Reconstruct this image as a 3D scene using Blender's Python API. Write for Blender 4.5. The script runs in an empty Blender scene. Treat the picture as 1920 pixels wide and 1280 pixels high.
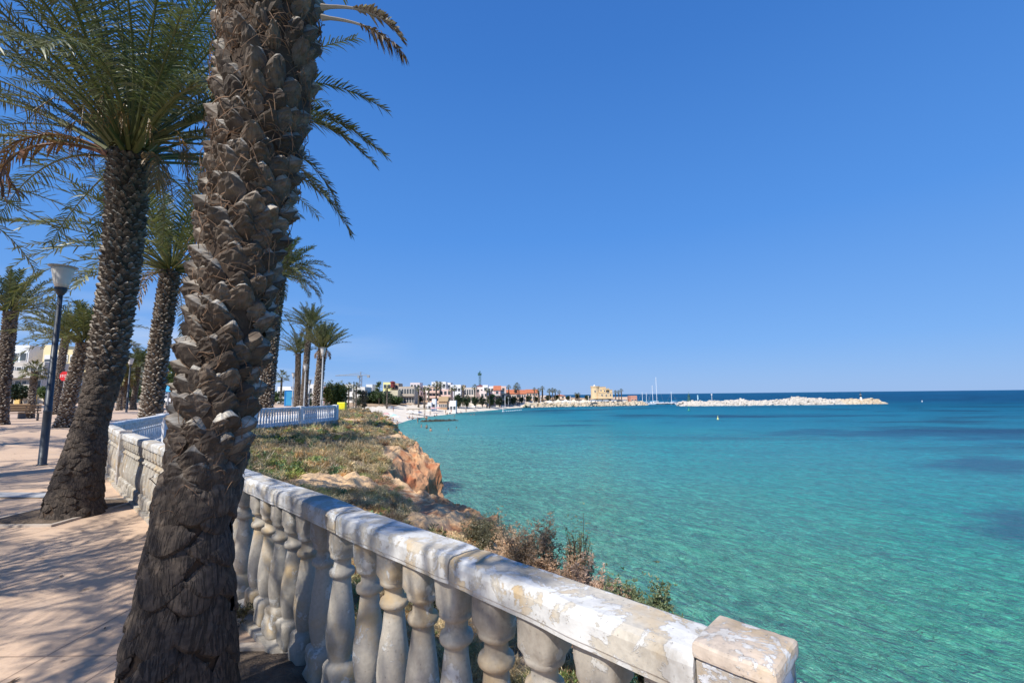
import bpy, math, random
import numpy as np
from mathutils import Vector
R_ = math.radians
# ------------------------------------------------------------------ camera, sky, sun
scn = bpy.context.scene
COL = scn.collection
H = 1.6; FPX = 853.3; PITCH = R_(6.75); ROLL = R_(0.63)
Fv = np.array([0, math.cos(PITCH), math.sin(PITCH)]); R0 = np.array([1, 0, 0.]); U0 = np.array([0, -math.sin(PITCH), math.cos(PITCH)])
Rv = math.cos(ROLL)*R0-math.sin(ROLL)*U0; Uv = math.sin(ROLL)*R0+math.cos(ROLL)*U0
cam = bpy.data.objects.new('camera', bpy.data.cameras.new('camera')); COL.objects.link(cam)
cam.data.lens = FPX/1920*36; cam.data.sensor_width = 36; cam.data.clip_start = 0.05; cam.data.clip_end = 60000
from mathutils import Matrix
cam.matrix_world = Matrix(((Rv[0], Uv[0], -Fv[0], 0), (Rv[1], Uv[1], -Fv[1], 0), (Rv[2], Uv[2], -Fv[2], H), (0, 0, 0, 1)))
scn.camera = cam
SUN_EL = R_(49); SUN_AZ = math.atan2(-0.83, -0.56)      # direction towards the sun on the ground plane
sdir = Vector((math.cos(SUN_AZ)*math.cos(SUN_EL), math.sin(SUN_AZ)*math.cos(SUN_EL), math.sin(SUN_EL)))
w = bpy.data.worlds.new('World'); scn.world = w; w.use_nodes = True
nt = w.node_tree; nt.nodes.clear()
def wn(t): return nt.nodes.new(t)
sky = wn('ShaderNodeTexSky'); sky.sky_type = 'NISHITA'; sky.sun_disc = False
sky.sun_elevation = SUN_EL; sky.sun_rotation = math.atan2(sdir.x, sdir.y); sky.altitude = 0
sky.air_density = 1.0; sky.dust_density = 0.25; sky.ozone_density = 3.2
bg = wn('ShaderNodeBackground'); bg.inputs[1].default_value = 0.115
wo = wn('ShaderNodeOutputWorld')
hs = wn('ShaderNodeHueSaturation'); hs.inputs['Saturation'].default_value = 1.0
nt.links.new(sky.outputs[0], hs.inputs['Color'])
# thin low cloud over the town: noise stretched along the horizon
tcn = wn('ShaderNodeTexCoord'); mp = wn('ShaderNodeMapping'); mp.inputs['Scale'].default_value = (2.2, 2.2, 13)
nz = wn('ShaderNodeTexNoise'); nz.inputs['Scale'].default_value = 1.6; nz.inputs['Detail'].default_value = 6
cr = wn('ShaderNodeValToRGB'); cr.color_ramp.elements[0].position = 0.44; cr.color_ramp.elements[1].position = 0.68
nt.links.new(tcn.outputs['Generated'], mp.inputs[0]); nt.links.new(mp.outputs[0], nz.inputs[0]); nt.links.new(nz.outputs[0], cr.inputs[0])
sep = wn('ShaderNodeSeparateXYZ'); nt.links.new(tcn.outputs['Generated'], sep.inputs[0])
mr = wn('ShaderNodeMapRange'); mr.inputs['From Min'].default_value = 0.20; mr.inputs['From Max'].default_value = 0.05; nt.links.new(sep.outputs['Z'], mr.inputs[0])
mrx = wn('ShaderNodeMapRange'); mrx.inputs['From Min'].default_value = -0.2; mrx.inputs['From Max'].default_value = -0.7; nt.links.new(sep.outputs['X'], mrx.inputs[0])
m1 = wn('ShaderNodeMath'); m1.operation = 'MULTIPLY'; nt.links.new(mr.outputs[0], m1.inputs[0]); nt.links.new(mrx.outputs[0], m1.inputs[1])
m2 = wn('ShaderNodeMath'); m2.operation = 'MULTIPLY'; nt.links.new(m1.outputs[0], m2.inputs[0]); nt.links.new(cr.outputs[0], m2.inputs[1])
rmp = wn('ShaderNodeValToRGB'); els = rmp.color_ramp.elements
SKYC = [(0., (.265, .475, .87)), (.10, (.175, .42, .91)), (.33, (.088, .31, .84)), (.62, (.048, .21, .66)), (1., (.02, .11, .46))]
while len(els) < len(SKYC): els.new(.5)
for e_, (p_, c_) in zip(els, SKYC): e_.position = p_; e_.color = (*c_, 1)
nt.links.new(sep.outputs['Z'], rmp.inputs[0])
scl = wn('ShaderNodeMixRGB'); scl.blend_type = 'MULTIPLY'; scl.inputs[0].default_value = 1; k_ = 1/(.115*1.23); scl.inputs[2].default_value = (k_, k_, k_, 1); nt.links.new(rmp.outputs[0], scl.inputs[1])
bl = wn('ShaderNodeMixRGB'); bl.inputs[0].default_value = .9; nt.links.new(hs.outputs[0], bl.inputs[1]); nt.links.new(scl.outputs[0], bl.inputs[2])
mx = wn('ShaderNodeMixRGB'); nt.links.new(m2.outputs[0], mx.inputs[0]); nt.links.new(bl.outputs[0], mx.inputs[1]); mx.inputs[2].default_value = (5.4, 5.9, 6.8, 1)
nt.links.new(mx.outputs[0], bg.inputs[0]); nt.links.new(bg.outputs[0], wo.inputs[0])
sun = bpy.data.objects.new('sun', bpy.data.lights.new('sun', 'SUN')); COL.objects.link(sun)
sun.data.energy = 4.8; sun.data.angle = R_(0.53); sun.data.color = (1, .955, .88)
sun.rotation_euler = sdir.to_track_quat('Z', 'Y').to_euler(); sun.location = (-20, -20, 40)
scn.view_settings.view_transform = 'Standard'; scn.view_settings.look = 'None'; scn.view_settings.exposure = 0.25; scn.view_settings.gamma = 1
scn.cycles.use_denoising = True; scn.cycles.max_bounces = 6; scn.cycles.transparent_max_bounces = 8

# ------------------------------------------------------------------ helpers
def ray(x, y): return Fv+Rv*(x-960)/FPX-Uv*(y-640)/FPX
def atY(x, y, Y):
    d = ray(x, y); return np.array([0, 0, H])+d*(Y/d[1])
def gz(x, y, z=0.):
    d = ray(x, y); return np.array([0, 0, H])+d*((z-H)/d[2])
def Xof(px, Y): return float(atY(px, 735, Y)[0])
def shoreY(px): return float(np.interp(px, [840, 860, 900, 930, 955, 985, 1020, 1100, 1180], [0, 197, 212, 228, 250, 270, 277, 284, 291]))
def back(px, Y, m): return max(Y, shoreY(px)+m) if 850 < px < 1175 and Y > 180 else Y
def Zof(py, px, Y): return float(atY(px, py, Y)[2])
rng = np.random.default_rng(7); random.seed(7)
def hsh(i, j, k):
    n = (i.astype(np.int64)*374761393+j.astype(np.int64)*668265263+k.astype(np.int64)*2147483647) & 0xffffffff
    n = ((n ^ (n >> 13))*1274126177) & 0xffffffff; n = (n ^ (n >> 16)) & 0xffffffff
    n = (n*2246822519) & 0xffffffff; n ^= n >> 15
    return n/4294967295.0
def vnoise(P):
    P = np.asarray(P, float); I = np.floor(P); f = P-I; f = f*f*(3-2*f); r = 0
    for a in (0, 1):
        for b in (0, 1):
            for c in (0, 1):
                wt = (f[:, 0] if a else 1-f[:, 0])*(f[:, 1] if b else 1-f[:, 1])*(f[:, 2] if c else 1-f[:, 2])
                r = r+wt*hsh(I[:, 0]+a, I[:, 1]+b, I[:, 2]+c)
    return r*2-1
def fbm(P, o=4, s=1.0):
    P = np.asarray(P, float)*s; r = 0; a = .5
    for i in range(o): r = r+a*vnoise(P+17.3*i); P = P*2.03; a *= .5
    return r
def sst(a, b, x): t = np.clip((x-a)/(b-a), 0, 1); return t*t*(3-2*t)

def tag(o, label=None, cat=None, group=None, kind=None):
    for k, v in (('label', label), ('category', cat), ('group', group), ('kind', kind)):
        if v: o[k] = v
    return o
def empty(name, loc, label=None, cat=None, group=None, rz=0):
    o = bpy.data.objects.new(name, None); o.empty_display_size = .1; COL.objects.link(o); o.location = loc; o.rotation_euler = (0, 0, rz)
    return tag(o, label, cat, group)
def inst(o, parent=None, loc=None, rz=None, scale=None):
    c = o.copy(); COL.objects.link(c)
    c.parent = parent
    if loc is not None: c.location = loc
    if rz is not None: c.rotation_euler = (0, 0, rz)
    if scale is not None: c.scale = scale
    return c
def copy_tree(o, parent=None):
    kids = list(o.children); c = o.copy(); COL.objects.link(c); c.parent = parent
    for k in kids: copy_tree(k, c)
    return c
class G:
    """collects quads and tris (numpy) and links them as one mesh"""
    def __init__(s): s.V = []; s.Q = []; s.T = []; s.QM = []; s.TM = []; s.A = {}; s.n = 0
    def add(s, V, Q=None, T=None, m=0, **att):
        V = np.asarray(V, float).reshape(-1, 3)
        if Q is not None and len(Q): Q = np.asarray(Q, np.int64).reshape(-1, 4); s.Q.append(Q+s.n); s.QM.append(np.full(len(Q), m))
        if T is not None and len(T): T = np.asarray(T, np.int64).reshape(-1, 3); s.T.append(T+s.n); s.TM.append(np.full(len(T), m))
        for k, a in att.items():
            a = np.asarray(a, float)
            if a.ndim == 0: a = np.full(len(V), float(a))
            if a.ndim == 1 and len(a) == 3 and len(V) != 3: a = np.tile(a, (len(V), 1))
            s.A.setdefault(k, []).append((s.n, a))
        s.V.append(V); s.n += len(V); return s
    def box(s, c, d, rz=0, m=0, taper=1.0):
        x, y, z = np.array(d)/2.
        P = np.array([[-x, -y, -z], [x, -y, -z], [x, y, -z], [-x, y, -z], [-x*taper, -y*taper, z], [x*taper, -y*taper, z], [x*taper, y*taper, z], [-x*taper, y*taper, z]])
        ca, sa = math.cos(rz), math.sin(rz); P = np.c_[P[:, 0]*ca-P[:, 1]*sa, P[:, 0]*sa+P[:, 1]*ca, P[:, 2]]+np.array(c)
        return s.add(P, [[0, 3, 2, 1], [4, 5, 6, 7], [0, 1, 5, 4], [1, 2, 6, 5], [2, 3, 7, 6], [3, 0, 4, 7]], m=m)
    def lathe(s, prof, n=16, c=(0, 0, 0), m=0, sq=None, lean=(0, 0)):
        """prof [(r, z)], sq optional list of squareness exponents"""
        th = np.arange(n)/n*2*np.pi; L = []
        for i, (r, z) in enumerate(prof):
            e = 2 if sq is None else sq[i]
            k = (np.abs(np.cos(th))**e+np.abs(np.sin(th))**e)**(-1/e)
            L.append(np.c_[c[0]+r*k*np.cos(th)+lean[0]*z, c[1]+r*k*np.sin(th)+lean[1]*z, np.full(n, c[2]+z)])
        V = np.concatenate(L); Q = []
        for i in range(len(prof)-1):
            for j in range(n): Q.append([i*n+j, i*n+(j+1) % n, (i+1)*n+(j+1) % n, (i+1)*n+j])
        k = len(V); V = np.r_[V, [[c[0]+lean[0]*prof[0][1], c[1]+lean[1]*prof[0][1], c[2]+prof[0][1]], [c[0]+lean[0]*prof[-1][1], c[1]+lean[1]*prof[-1][1], c[2]+prof[-1][1]]]]
        b = (len(prof)-1)*n
        T = [[(j+1) % n, j, k] for j in range(n)]+[[b+j, b+(j+1) % n, k+1] for j in range(n)]
        return s.add(V, Q, T, m=m)
    def tube(s, pts, rad, n=6, m=0, **att):
        P = np.asarray(pts, float); k = len(P); rad = np.broadcast_to(rad, (k,))
        Tn = np.gradient(P, axis=0); Tn /= np.linalg.norm(Tn, axis=1)[:, None]+1e-9
        up = np.tile([0.03, 0.01, 1.], (k, 1)); S = np.cross(Tn, up); ln = np.linalg.norm(S, axis=1)
        if (ln < .1).any(): S = np.cross(Tn, np.tile([1., 0.02, 0.01], (k, 1))); ln = np.linalg.norm(S, axis=1)
        S /= ln[:, None]; N = np.cross(S, Tn); th = np.arange(n)/n*2*np.pi
        V = (P[:, None, :]+rad[:, None, None]*(np.cos(th)[None, :, None]*S[:, None, :]+np.sin(th)[None, :, None]*N[:, None, :])).reshape(-1, 3)
        i, j = np.meshgrid(np.arange(k-1), np.arange(n), indexing='ij'); j2 = (j+1) % n
        Q = np.stack([i*n+j, i*n+j2, (i+1)*n+j2, (i+1)*n+j], -1).reshape(-1, 4)
        V = np.r_[V, P[:1], P[-1:]]
        T = [[(a+1) % n, a, k*n] for a in range(n)]+[[(k-1)*n+a, (k-1)*n+(a+1) % n, k*n+1] for a in range(n)]
        return s.add(V, Q, T, m=m, **att)
    def build(s, name, mats, parent=None, smooth=False, loc=None):
        V = np.concatenate(s.V); me = bpy.data.meshes.new(name)
        Q = np.concatenate(s.Q) if s.Q else np.zeros((0, 4), int); T = np.concatenate(s.T) if s.T else np.zeros((0, 3), int)
        nl = len(Q)*4+len(T)*3; me.vertices.add(len(V)); me.vertices.foreach_set('co', V.astype(np.float32).ravel())
        me.loops.add(nl); me.loops.foreach_set('vertex_index', np.r_[Q.ravel(), T.ravel()].astype(np.int32))
        me.polygons.add(len(Q)+len(T)); st = np.r_[np.arange(len(Q))*4, len(Q)*4+np.arange(len(T))*3].astype(np.int32)
        me.polygons.foreach_set('loop_start', st)
        mi = np.concatenate(s.QM+s.TM).astype(np.int32); me.polygons.foreach_set('material_index', mi)
        me.update(calc_edges=True)
        for k, L in s.A.items():
            vec = L[0][1].ndim == 2
            buf = np.zeros((len(V), 3) if vec else (len(V),), np.float32)
            for off, a in L: buf[off:off+len(a)] = a
            at = me.attributes.new(k, 'FLOAT_VECTOR' if vec else 'FLOAT', 'POINT'); at.data.foreach_set('vector' if vec else 'value', buf.ravel())
        for mm in (mats if isinstance(mats, (list, tuple)) else [mats]): me.materials.append(mm)
        me.polygons.foreach_set('use_smooth', np.full(len(me.polygons), bool(smooth)))
        me.validate()
        o = bpy.data.objects.new(name, me); COL.objects.link(o); o.parent = parent
        if loc is not None: o.location = loc
        return o

# ------------------------------------------------------------------ materials
class MN:
    def __init__(s, name):
        s.m = bpy.data.materials.new(name); s.m.use_nodes = True; s.t = s.m.node_tree; s.t.nodes.clear()
        s.out = s.n('ShaderNodeOutputMaterial'); s.p = s.n('ShaderNodeBsdfPrincipled'); s.l(s.p.outputs[0], s.out.inputs[0])
        s.geo = s.n('ShaderNodeTexCoord').outputs['Object']
    def n(s, t): return s.t.nodes.new(t)
    def l(s, a, b): s.t.links.new(a, b)
    def attr(s, name, vec=False):
        a = s.n('ShaderNodeAttribute'); a.attribute_name = name; return a.outputs['Vector' if vec else 'Fac']
    def noise(s, scale=5, detail=4, vec=None, sc=None, rough=.55, dist=0):
        v = vec or s.geo
        if sc is not None:
            mp = s.n('ShaderNodeMapping'); mp.inputs['Scale'].default_value = sc; s.l(v, mp.inputs[0]); v = mp.outputs[0]
        n = s.n('ShaderNodeTexNoise'); n.inputs['Scale'].default_value = scale; n.inputs['Detail'].default_value = detail
        n.inputs['Roughness'].default_value = rough; n.inputs['Distortion'].default_value = dist; s.l(v, n.inputs['Vector']); return n.outputs[0]
    def vor(s, scale, feature='F1', vec=None, sc=None, smooth=None):
        v = vec or s.geo
        if sc is not None:
            mp = s.n('ShaderNodeMapping'); mp.inputs['Scale'].default_value = sc; s.l(v, mp.inputs[0]); v = mp.outputs[0]
        n = s.n('ShaderNodeTexVoronoi'); n.feature = feature; n.inputs['Scale'].default_value = scale; s.l(v, n.inputs['Vector']); return n.outputs['Distance']
    def ramp(s, fac, stops):
        r = s.n('ShaderNodeValToRGB'); e = r.color_ramp.elements
        while len(e) < len(stops): e.new(.5)
        for i, (p, c) in enumerate(stops):
            e[i].position = p; e[i].color = (c, c, c, 1) if isinstance(c, (int, float)) else (*c, 1)
        s.l(fac, r.inputs[0]); return r.outputs[0]
    def mix(s, fac, a, b, mode='MIX'):
        m = s.n('ShaderNodeMixRGB'); m.blend_type = mode
        for i, v in ((0, fac), (1, a), (2, b)):
            if isinstance(v, (int, float)): m.inputs[i].default_value = v if i == 0 else (v, v, v, 1)
            elif isinstance(v, tuple): m.inputs[i].default_value = (*v, 1)
            else: s.l(v, m.inputs[i])
        return m.outputs[0]
    def math(s, op, a, b=0., c=None):
        m = s.n('ShaderNodeMath'); m.operation = op
        for i, v in enumerate((a, b) if c is None else (a, b, c)):
            if isinstance(v, (int, float)): m.inputs[i].default_value = v
            else: s.l(v, m.inputs[i])
        return m.outputs[0]
    def bump(s, h, strength=.5, dist=.02, prev=None):
        b = s.n('ShaderNodeBump'); b.inputs['Strength'].default_value = strength; b.inputs['Distance'].default_value = dist; s.l(h, b.inputs['Height'])
        if prev is not None: s.l(prev, b.inputs['Normal'])
        s.l(b.outputs[0], s.p.inputs['Normal']); return b.outputs[0]
    def set(s, **k):
        for n, v in k.items():
            i = s.p.inputs[n.replace('_', ' ')]
            if isinstance(v, (int, float)): i.default_value = v
            elif isinstance(v, tuple): i.default_value = (*v, 1)
            else: s.l(v, i)
        return s
def simple(name, col, rough=.8, var=.25, scale=3., bump=0., bd=.02, metal=0., col2=None):
    M = MN(name); n = M.noise(scale, 5)
    c2 = col2 or tuple(c*(1-var) for c in col)
    f = M.ramp(n, [(.35, 0.), (.65, 1.)])
    M.set(Base_Color=M.mix(f, c2, col), Roughness=rough, Metallic=metal)
    if bump: M.bump(M.noise(scale*6, 4), bump, bd)
    return M.m
# foliage: colour comes from the leaf itself
def foliage_mat():
    M = MN('foliage'); c = M.attr('lc', True)
    M.set(Base_Color=c, Roughness=.42)
    tr = M.n('ShaderNodeBsdfTranslucent'); M.l(M.mix(1., c, (1.0, 1.1, .6), 'MULTIPLY'), tr.inputs[0])
    mx = M.n('ShaderNodeMixShader'); mx.inputs[0].default_value = .22; M.l(M.p.outputs[0], mx.inputs[1]); M.l(tr.outputs[0], mx.inputs[2]); M.l(mx.outputs[0], M.out.inputs[0])
    return M.m
FOL = foliage_mat()
def bark_mat():
    M = MN('palm_bark'); gap = M.attr('gap'); bc = M.attr('bc', True); cut = M.attr('cut'); rnd = M.attr('rnd'); old = M.attr('old')
    fib = M.noise(1, 6, bc, (170, 14, 9), .7, 1.2)
    blot = M.noise(1, 4, bc, (22, 22, 30), .6)
    base = M.mix(M.ramp(rnd, [(0, 0.), (1, 1.)]), (.060, .043, .030), (.26, .202, .150))
    base = M.mix(M.ramp(blot, [(.36, 0.), (.62, 1.)]), M.mix(1., base, (.55, .5, .47), 'MULTIPLY'), base)
    cutc = M.mix(M.ramp(blot, [(.4, 0.), (.6, 1.)]), (.46, .39, .31), (.74, .68, .58))
    c = M.mix(cut, base, cutc)
    c = M.mix(old, c, M.mix(M.ramp(blot, [(.35, 0.), (.65, 1.)]), (.045, .032, .023), (.135, .10, .073)))
    crack = M.ramp(M.noise(1, 3, bc, (62, 7, 9), .6, 1.5), [(.38, 0.), (.50, 1.)])
    c = M.mix(M.math('MULTIPLY', old, M.math('SUBTRACT', 1., crack)), c, (.03, .022, .016))
    c = M.mix(M.ramp(fib, [(.30, .62), (.60, 0.)]), c, (.05, .037, .027))
    c = M.mix(gap, c, M.mix(blot, (.030, .018, .010), (.085, .050, .028)))
    M.set(Base_Color=c, Roughness=.85)
    b = M.bump(fib, .75, .006); M.bump(M.math('MULTIPLY', old, crack), .9, .012, b)
    return M.m
BARK = bark_mat()
FIBRE = simple('palm_fibre', (.26, .155, .09), .9, .5, 9)
def concrete_mat(name='painted_concrete', paint=(.78, .77, .74), body=(.42, .36, .29), peel=.5, grime=(.20, .165, .13)):
    M = MN(name)
    oi = M.n('ShaderNodeObjectInfo'); va = M.n('ShaderNodeVectorMath'); va.operation = 'MULTIPLY_ADD'; M.l(oi.outputs['Random'], va.inputs[0]); va.inputs[1].default_value = (31, 17, 43); M.l(M.geo, va.inputs[2]); M.geo = va.outputs[0]
    a = M.noise(7.5, 8, rough=.72, dist=.4); fl = M.ramp(a, [(peel-.012, 0.), (peel+.012, 1.)])
    g = M.noise(55, 5); spk = M.ramp(M.noise(110, 4, rough=.7), [(.24, 1.), (.34, 0.)])
    bodyc = M.mix(g, tuple(x*.72 for x in body), tuple(min(1, x*1.18) for x in body))
    ochre = M.ramp(M.noise(3.2, 5, rough=.6), [(.52, 0.), (.66, 1.)]); bodyc = M.mix(M.math('MULTIPLY', ochre, .75), bodyc, (.52, .36, .17))
    paintc = M.mix(M.ramp(M.noise(11, 6), [(.4, 0.), (.7, 1.)]), paint, tuple(x*.74 for x in paint))
    c = M.mix(fl, bodyc, paintc)
    gr = M.ramp(M.noise(2.3, 7, sc=(1, 1, .55), rough=.7), [(.50, 0.), (.68, .75)]); c = M.mix(gr, c, grime)
    c = M.mix(M.math('MULTIPLY', spk, .45), c, (.12, .10, .08))
    M.set(Base_Color=c, Roughness=.87)
    b = M.bump(M.math('ADD', M.math('MULTIPLY', g, .35), M.math('MULTIPLY', spk, -.9)), .85, .006); M.bump(fl, .6, .003, b)
    return M.m
CAPM = concrete_mat('peeling_cap_paint', (.70, .69, .66), (.565, .515, .43), .49)
BALM = concrete_mat('weathered_baluster', (.64, .62, .57), (.46, .415, .345), .585)
WHTM = concrete_mat('white_balustrade', (.82, .83, .84), (.62, .60, .56), .36, (.52, .5, .46))
PIERT = concrete_mat('terracotta_coping', (.74, .72, .68), (.66, .55, .45), .54)
def prom_mat():
    M = MN('promenade_concrete'); g = M.noise(1.3, 6, rough=.6); f = M.noise(30, 6, rough=.7)
    c = M.mix(M.ramp(g, [(.3, 0.), (.7, 1.)]), (.61, .43, .285), (.72, .525, .365))
    c = M.mix(M.ramp(f, [(.35, .42), (.6, 0.)]), c, (.44, .29, .21))
    c = M.mix(M.ramp(M.noise(.45, 6, rough=.7), [(.48, 0.), (.66, .6)]), c, (.43, .34, .27))
    c = M.mix(M.ramp(M.noise(7, 7, rough=.75), [(.57, 0.), (.68, .65)]), c, (.31, .23, .18))
    sp = M.n('ShaderNodeSeparateXYZ'); M.l(M.geo, sp.inputs[0])
    fl = [M.math('FLOOR', M.math('ADD', M.math('DIVIDE', M.math('ADD', sp.outputs[a_], o_), 1.44), .5)) for a_, o_ in ((0, 3.68), (1, .52))]
    cb = M.n('ShaderNodeCombineXYZ'); M.l(fl[0], cb.inputs[0]); M.l(fl[1], cb.inputs[1]); wnz = M.n('ShaderNodeTexWhiteNoise'); M.l(cb.outputs[0], wnz.inputs['Vector'])
    c = M.mix(M.math('MULTIPLY', wnz.outputs['Value'], .32), c, (.45, .315, .225))
    def lines(o, per, off, wd):
        d = M.math('ABSOLUTE', M.math('SUBTRACT', M.math('FRACT', M.math('DIVIDE', M.math('ADD', o, off), per)), .5))
        return M.math('LESS_THAN', d, wd/per/2)
    ln = M.math('MAXIMUM', lines(sp.outputs[0], 1.44, 2.96+.72, .014), lines(sp.outputs[1], 1.44, .52, .014))
    ln = M.math('MAXIMUM', ln, lines(sp.outputs[0], 2.88, 2.46+1.44, .010))
    c = M.mix(M.math('MULTIPLY', ln, .75), c, (.30, .20, .14))
    M.set(Base_Color=c, Roughness=.82); b = M.bump(f, .35, .004); M.bump(M.math('SUBTRACT', 1., ln), .6, .004, b); return M.m
PROM = prom_mat()
def land_mat():
    M = MN('soil_and_rock'); rk = M.attr('rk')
    n1 = M.noise(2.2, 8, rough=.68); n2 = M.noise(14, 6, rough=.7); n3 = M.noise(.7, 5)
    soil = M.mix(M.ramp(n1, [(.35, 0.), (.65, 1.)]), (.19, .135, .09), (.33, .245, .165))
    soil = M.mix(M.ramp(n2, [(.5, 0.), (.66, .7)]), soil, (.46, .37, .27))
    rock = M.ramp(M.noise(3.4, 8, rough=.66, dist=.5), [(.27, (.30, .10, .045)), (.42, (.50, .22, .09)), (.54, (.66, .40, .20)), (.72, (.76, .57, .36))])
    red = M.ramp(n3, [(.47, 0.), (.58, .7)]); rock = M.mix(red, rock, (.50, .19, .09)); rf = M.attr('redf'); rock = M.mix(rf, rock, M.mix(n1, (.20, .045, .02), (.58, .22, .10)))
    pale = M.attr('pale'); rock = M.mix(pale, rock, M.mix(n2, (.55, .35, .18), (.80, .60, .36)))
    c = M.mix(rk, soil, rock)
    M.set(Base_Color=c, Roughness=.95); b = M.bump(n1, .9, .10); M.bump(n2, .8, .03, b); return M.m
LAND = land_mat()
SAND = simple('sand', (.74, .66, .54), .95, .12, .3, .4, .05, col2=(.66, .575, .46))
SOIL = simple('tree_pit_soil', (.20, .145, .10), .98, .5, 9, .9, .03)
KERB = simple('kerb_stone', (.52, .44, .36), .85, .3, 8, .4, .01)
def sea_mat():
    M = MN('sea_water'); sp = M.n('ShaderNodeSeparateXYZ'); M.l(M.geo, sp.inputs[0]); X, Y = sp.outputs[0], sp.outputs[1]
    dist = M.math('SQRT', M.math('ADD', M.math('POWER', X, 2.), M.math('POWER', Y, 2.)))
    # depth of the bed grows away from the shore line: offshore coordinate
    off = M.math('ADD', M.math('MULTIPLY', X, .80), M.math('MULTIPLY', Y, .33))
    wob = M.math('MULTIPLY', M.math('SUBTRACT', M.noise(.02, 5), .5), 45.)
    off = M.math('ADD', off, wob)
    c = M.ramp(M.math('DIVIDE', off, 1000.), [(0., (.10, .34, .215)), (.012, (.045, .33, .20)), (.026, (.012, .30, .275)), (.07, (.006, .235, .31)), (.16, (.005, .180, .285)), (.36, (.003, .085, .185))])
    pl = M.math('MULTIPLY', M.ramp(M.math('ADD', M.math('DIVIDE', X, 80.), .5), [(.25, .9), (.75, 0.)]), M.ramp(M.math('DIVIDE', Y, 300.), [(.0, .6), (.1, 1.), (.6, .5), (.9, 0.)]))
    c = M.mix(pl, c, (.12, .41, .40))
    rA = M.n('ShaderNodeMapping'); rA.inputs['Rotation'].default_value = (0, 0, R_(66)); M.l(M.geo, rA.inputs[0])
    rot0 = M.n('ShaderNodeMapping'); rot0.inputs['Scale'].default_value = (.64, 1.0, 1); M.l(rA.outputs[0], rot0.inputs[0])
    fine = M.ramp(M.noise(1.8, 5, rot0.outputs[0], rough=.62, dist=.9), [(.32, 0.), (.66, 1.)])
    c = M.mix(fine, M.mix(1., c, (.46, .64, .70), 'MULTIPLY'), M.mix(1., c, (1.55, 1.25, 1.22), 'MULTIPLY'))  # light and dark of the wave slopes, painted into the water colour
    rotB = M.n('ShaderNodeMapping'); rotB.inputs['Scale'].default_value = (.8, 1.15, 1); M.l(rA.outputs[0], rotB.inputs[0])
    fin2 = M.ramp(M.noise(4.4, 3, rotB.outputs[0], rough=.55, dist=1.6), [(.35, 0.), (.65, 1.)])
    c = M.mix(fin2, M.mix(1., c, (.72, .82, .85), 'MULTIPLY'), M.mix(1., c, (1.3, 1.15, 1.12), 'MULTIPLY'))  # smaller ripples' light and dark, likewise painted into the colour
    mid = M.ramp(M.noise(.11, 5, sc=(.6, 1.5, 1), rough=.6), [(.3, 0.), (.7, 1.)])
    c = M.mix(mid, M.mix(1., c, (.80, .86, .9), 'MULTIPLY'), M.mix(1., c, (1.15, 1.08, 1.05), 'MULTIPLY'))
    # seagrass on the bed
    sg = M.noise(.030, 6, sc=(.55, 1.25, 1), rough=.62, dist=.4)
    far = M.ramp(M.math('DIVIDE', off, 200.), [(.16, 0.), (.30, 1.)])
    c = M.mix(M.math('MULTIPLY', M.ramp(sg, [(.50, 0.), (.62, .65)]), far), c, (.002, .022, .060))
    def ell(cx, cy, rx, ry, rz):
        dx, dy = M.math('SUBTRACT', X, cx), M.math('SUBTRACT', Y, cy); ca, sa = math.cos(rz), math.sin(rz)
        u = M.math('DIVIDE', M.math('ADD', M.math('MULTIPLY', dx, ca), M.math('MULTIPLY', dy, sa)), rx); v = M.math('DIVIDE', M.math('SUBTRACT', M.math('MULTIPLY', dy, ca), M.math('MULTIPLY', dx, sa)), ry)
        return M.math('SUBTRACT', 1., M.math('SQRT', M.math('ADD', M.math('POWER', u, 2.), M.math('POWER', v, 2.))))
    em = ell(80, 76, 48, 15, -.15)
    for e_ in ((27, 24, 8, 3.2, .9), (84, 138, 42, 10, 0), (45, 44, 10, 5, .6), (12, 108, 16, 4, 0), (20.5, 14.5, 3.5, 1.6, .9)): em = M.math('MAXIMUM', em, ell(*e_))
    gm = M.math('ADD', em, M.math('MULTIPLY', M.math('SUBTRACT', M.noise(.16, 6, sc=(.6, 1, 1), rough=.7), .5), 2.6))
    c = M.mix(M.ramp(gm, [(.05, 0.), (.55, .68)]), c, (.002, .050, .115))
    sg2 = M.ramp(M.noise(.22, 5, rough=.6), [(.66, 0.), (.74, .3)]); c = M.mix(sg2, c, (.03, .11, .09))
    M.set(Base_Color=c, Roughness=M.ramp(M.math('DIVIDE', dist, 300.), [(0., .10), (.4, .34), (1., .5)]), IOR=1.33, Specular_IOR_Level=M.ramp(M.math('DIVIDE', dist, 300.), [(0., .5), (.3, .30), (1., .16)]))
    # wind waves: crests lie across the wind
    rot = rot0
    h1 = M.noise(2.1, 5, rot.outputs[0], rough=.52, dist=.9)
    h2 = M.noise(.42, 3, rot.outputs[0], rough=.5, dist=.6)
    ridg = M.math('SUBTRACT', 1., M.math('ABSOLUTE', M.math('MULTIPLY', M.math('SUBTRACT', M.noise(3.2, 4, rot.outputs[0], rough=.5, dist=1.4), .5), 5.)))
    h = M.math('ADD', M.math('ADD', M.math('MULTIPLY', h1, .55), M.math('MULTIPLY', h2, 1.1)), M.math('MULTIPLY', ridg, .12))
    M.bump(h, 1., 1.1)
    return M.m
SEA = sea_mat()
def M_(n, c, r=.6, **k): return simple(n, c, r, **k)
POLE = M_('dark_grey_metal', (.055, .065, .08), .45, var=.3, scale=6, metal=.3)
GREYP = M_('pale_grey_metal', (.32, .34, .36), .5, var=.15)
LAMPG = M_('frosted_lamp_glass', (.68, .66, .62), .35, var=.15, scale=5)
WHITE = M_('white_plaster', (.80, .79, .76), .85, var=.06, scale=.6)
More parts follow.
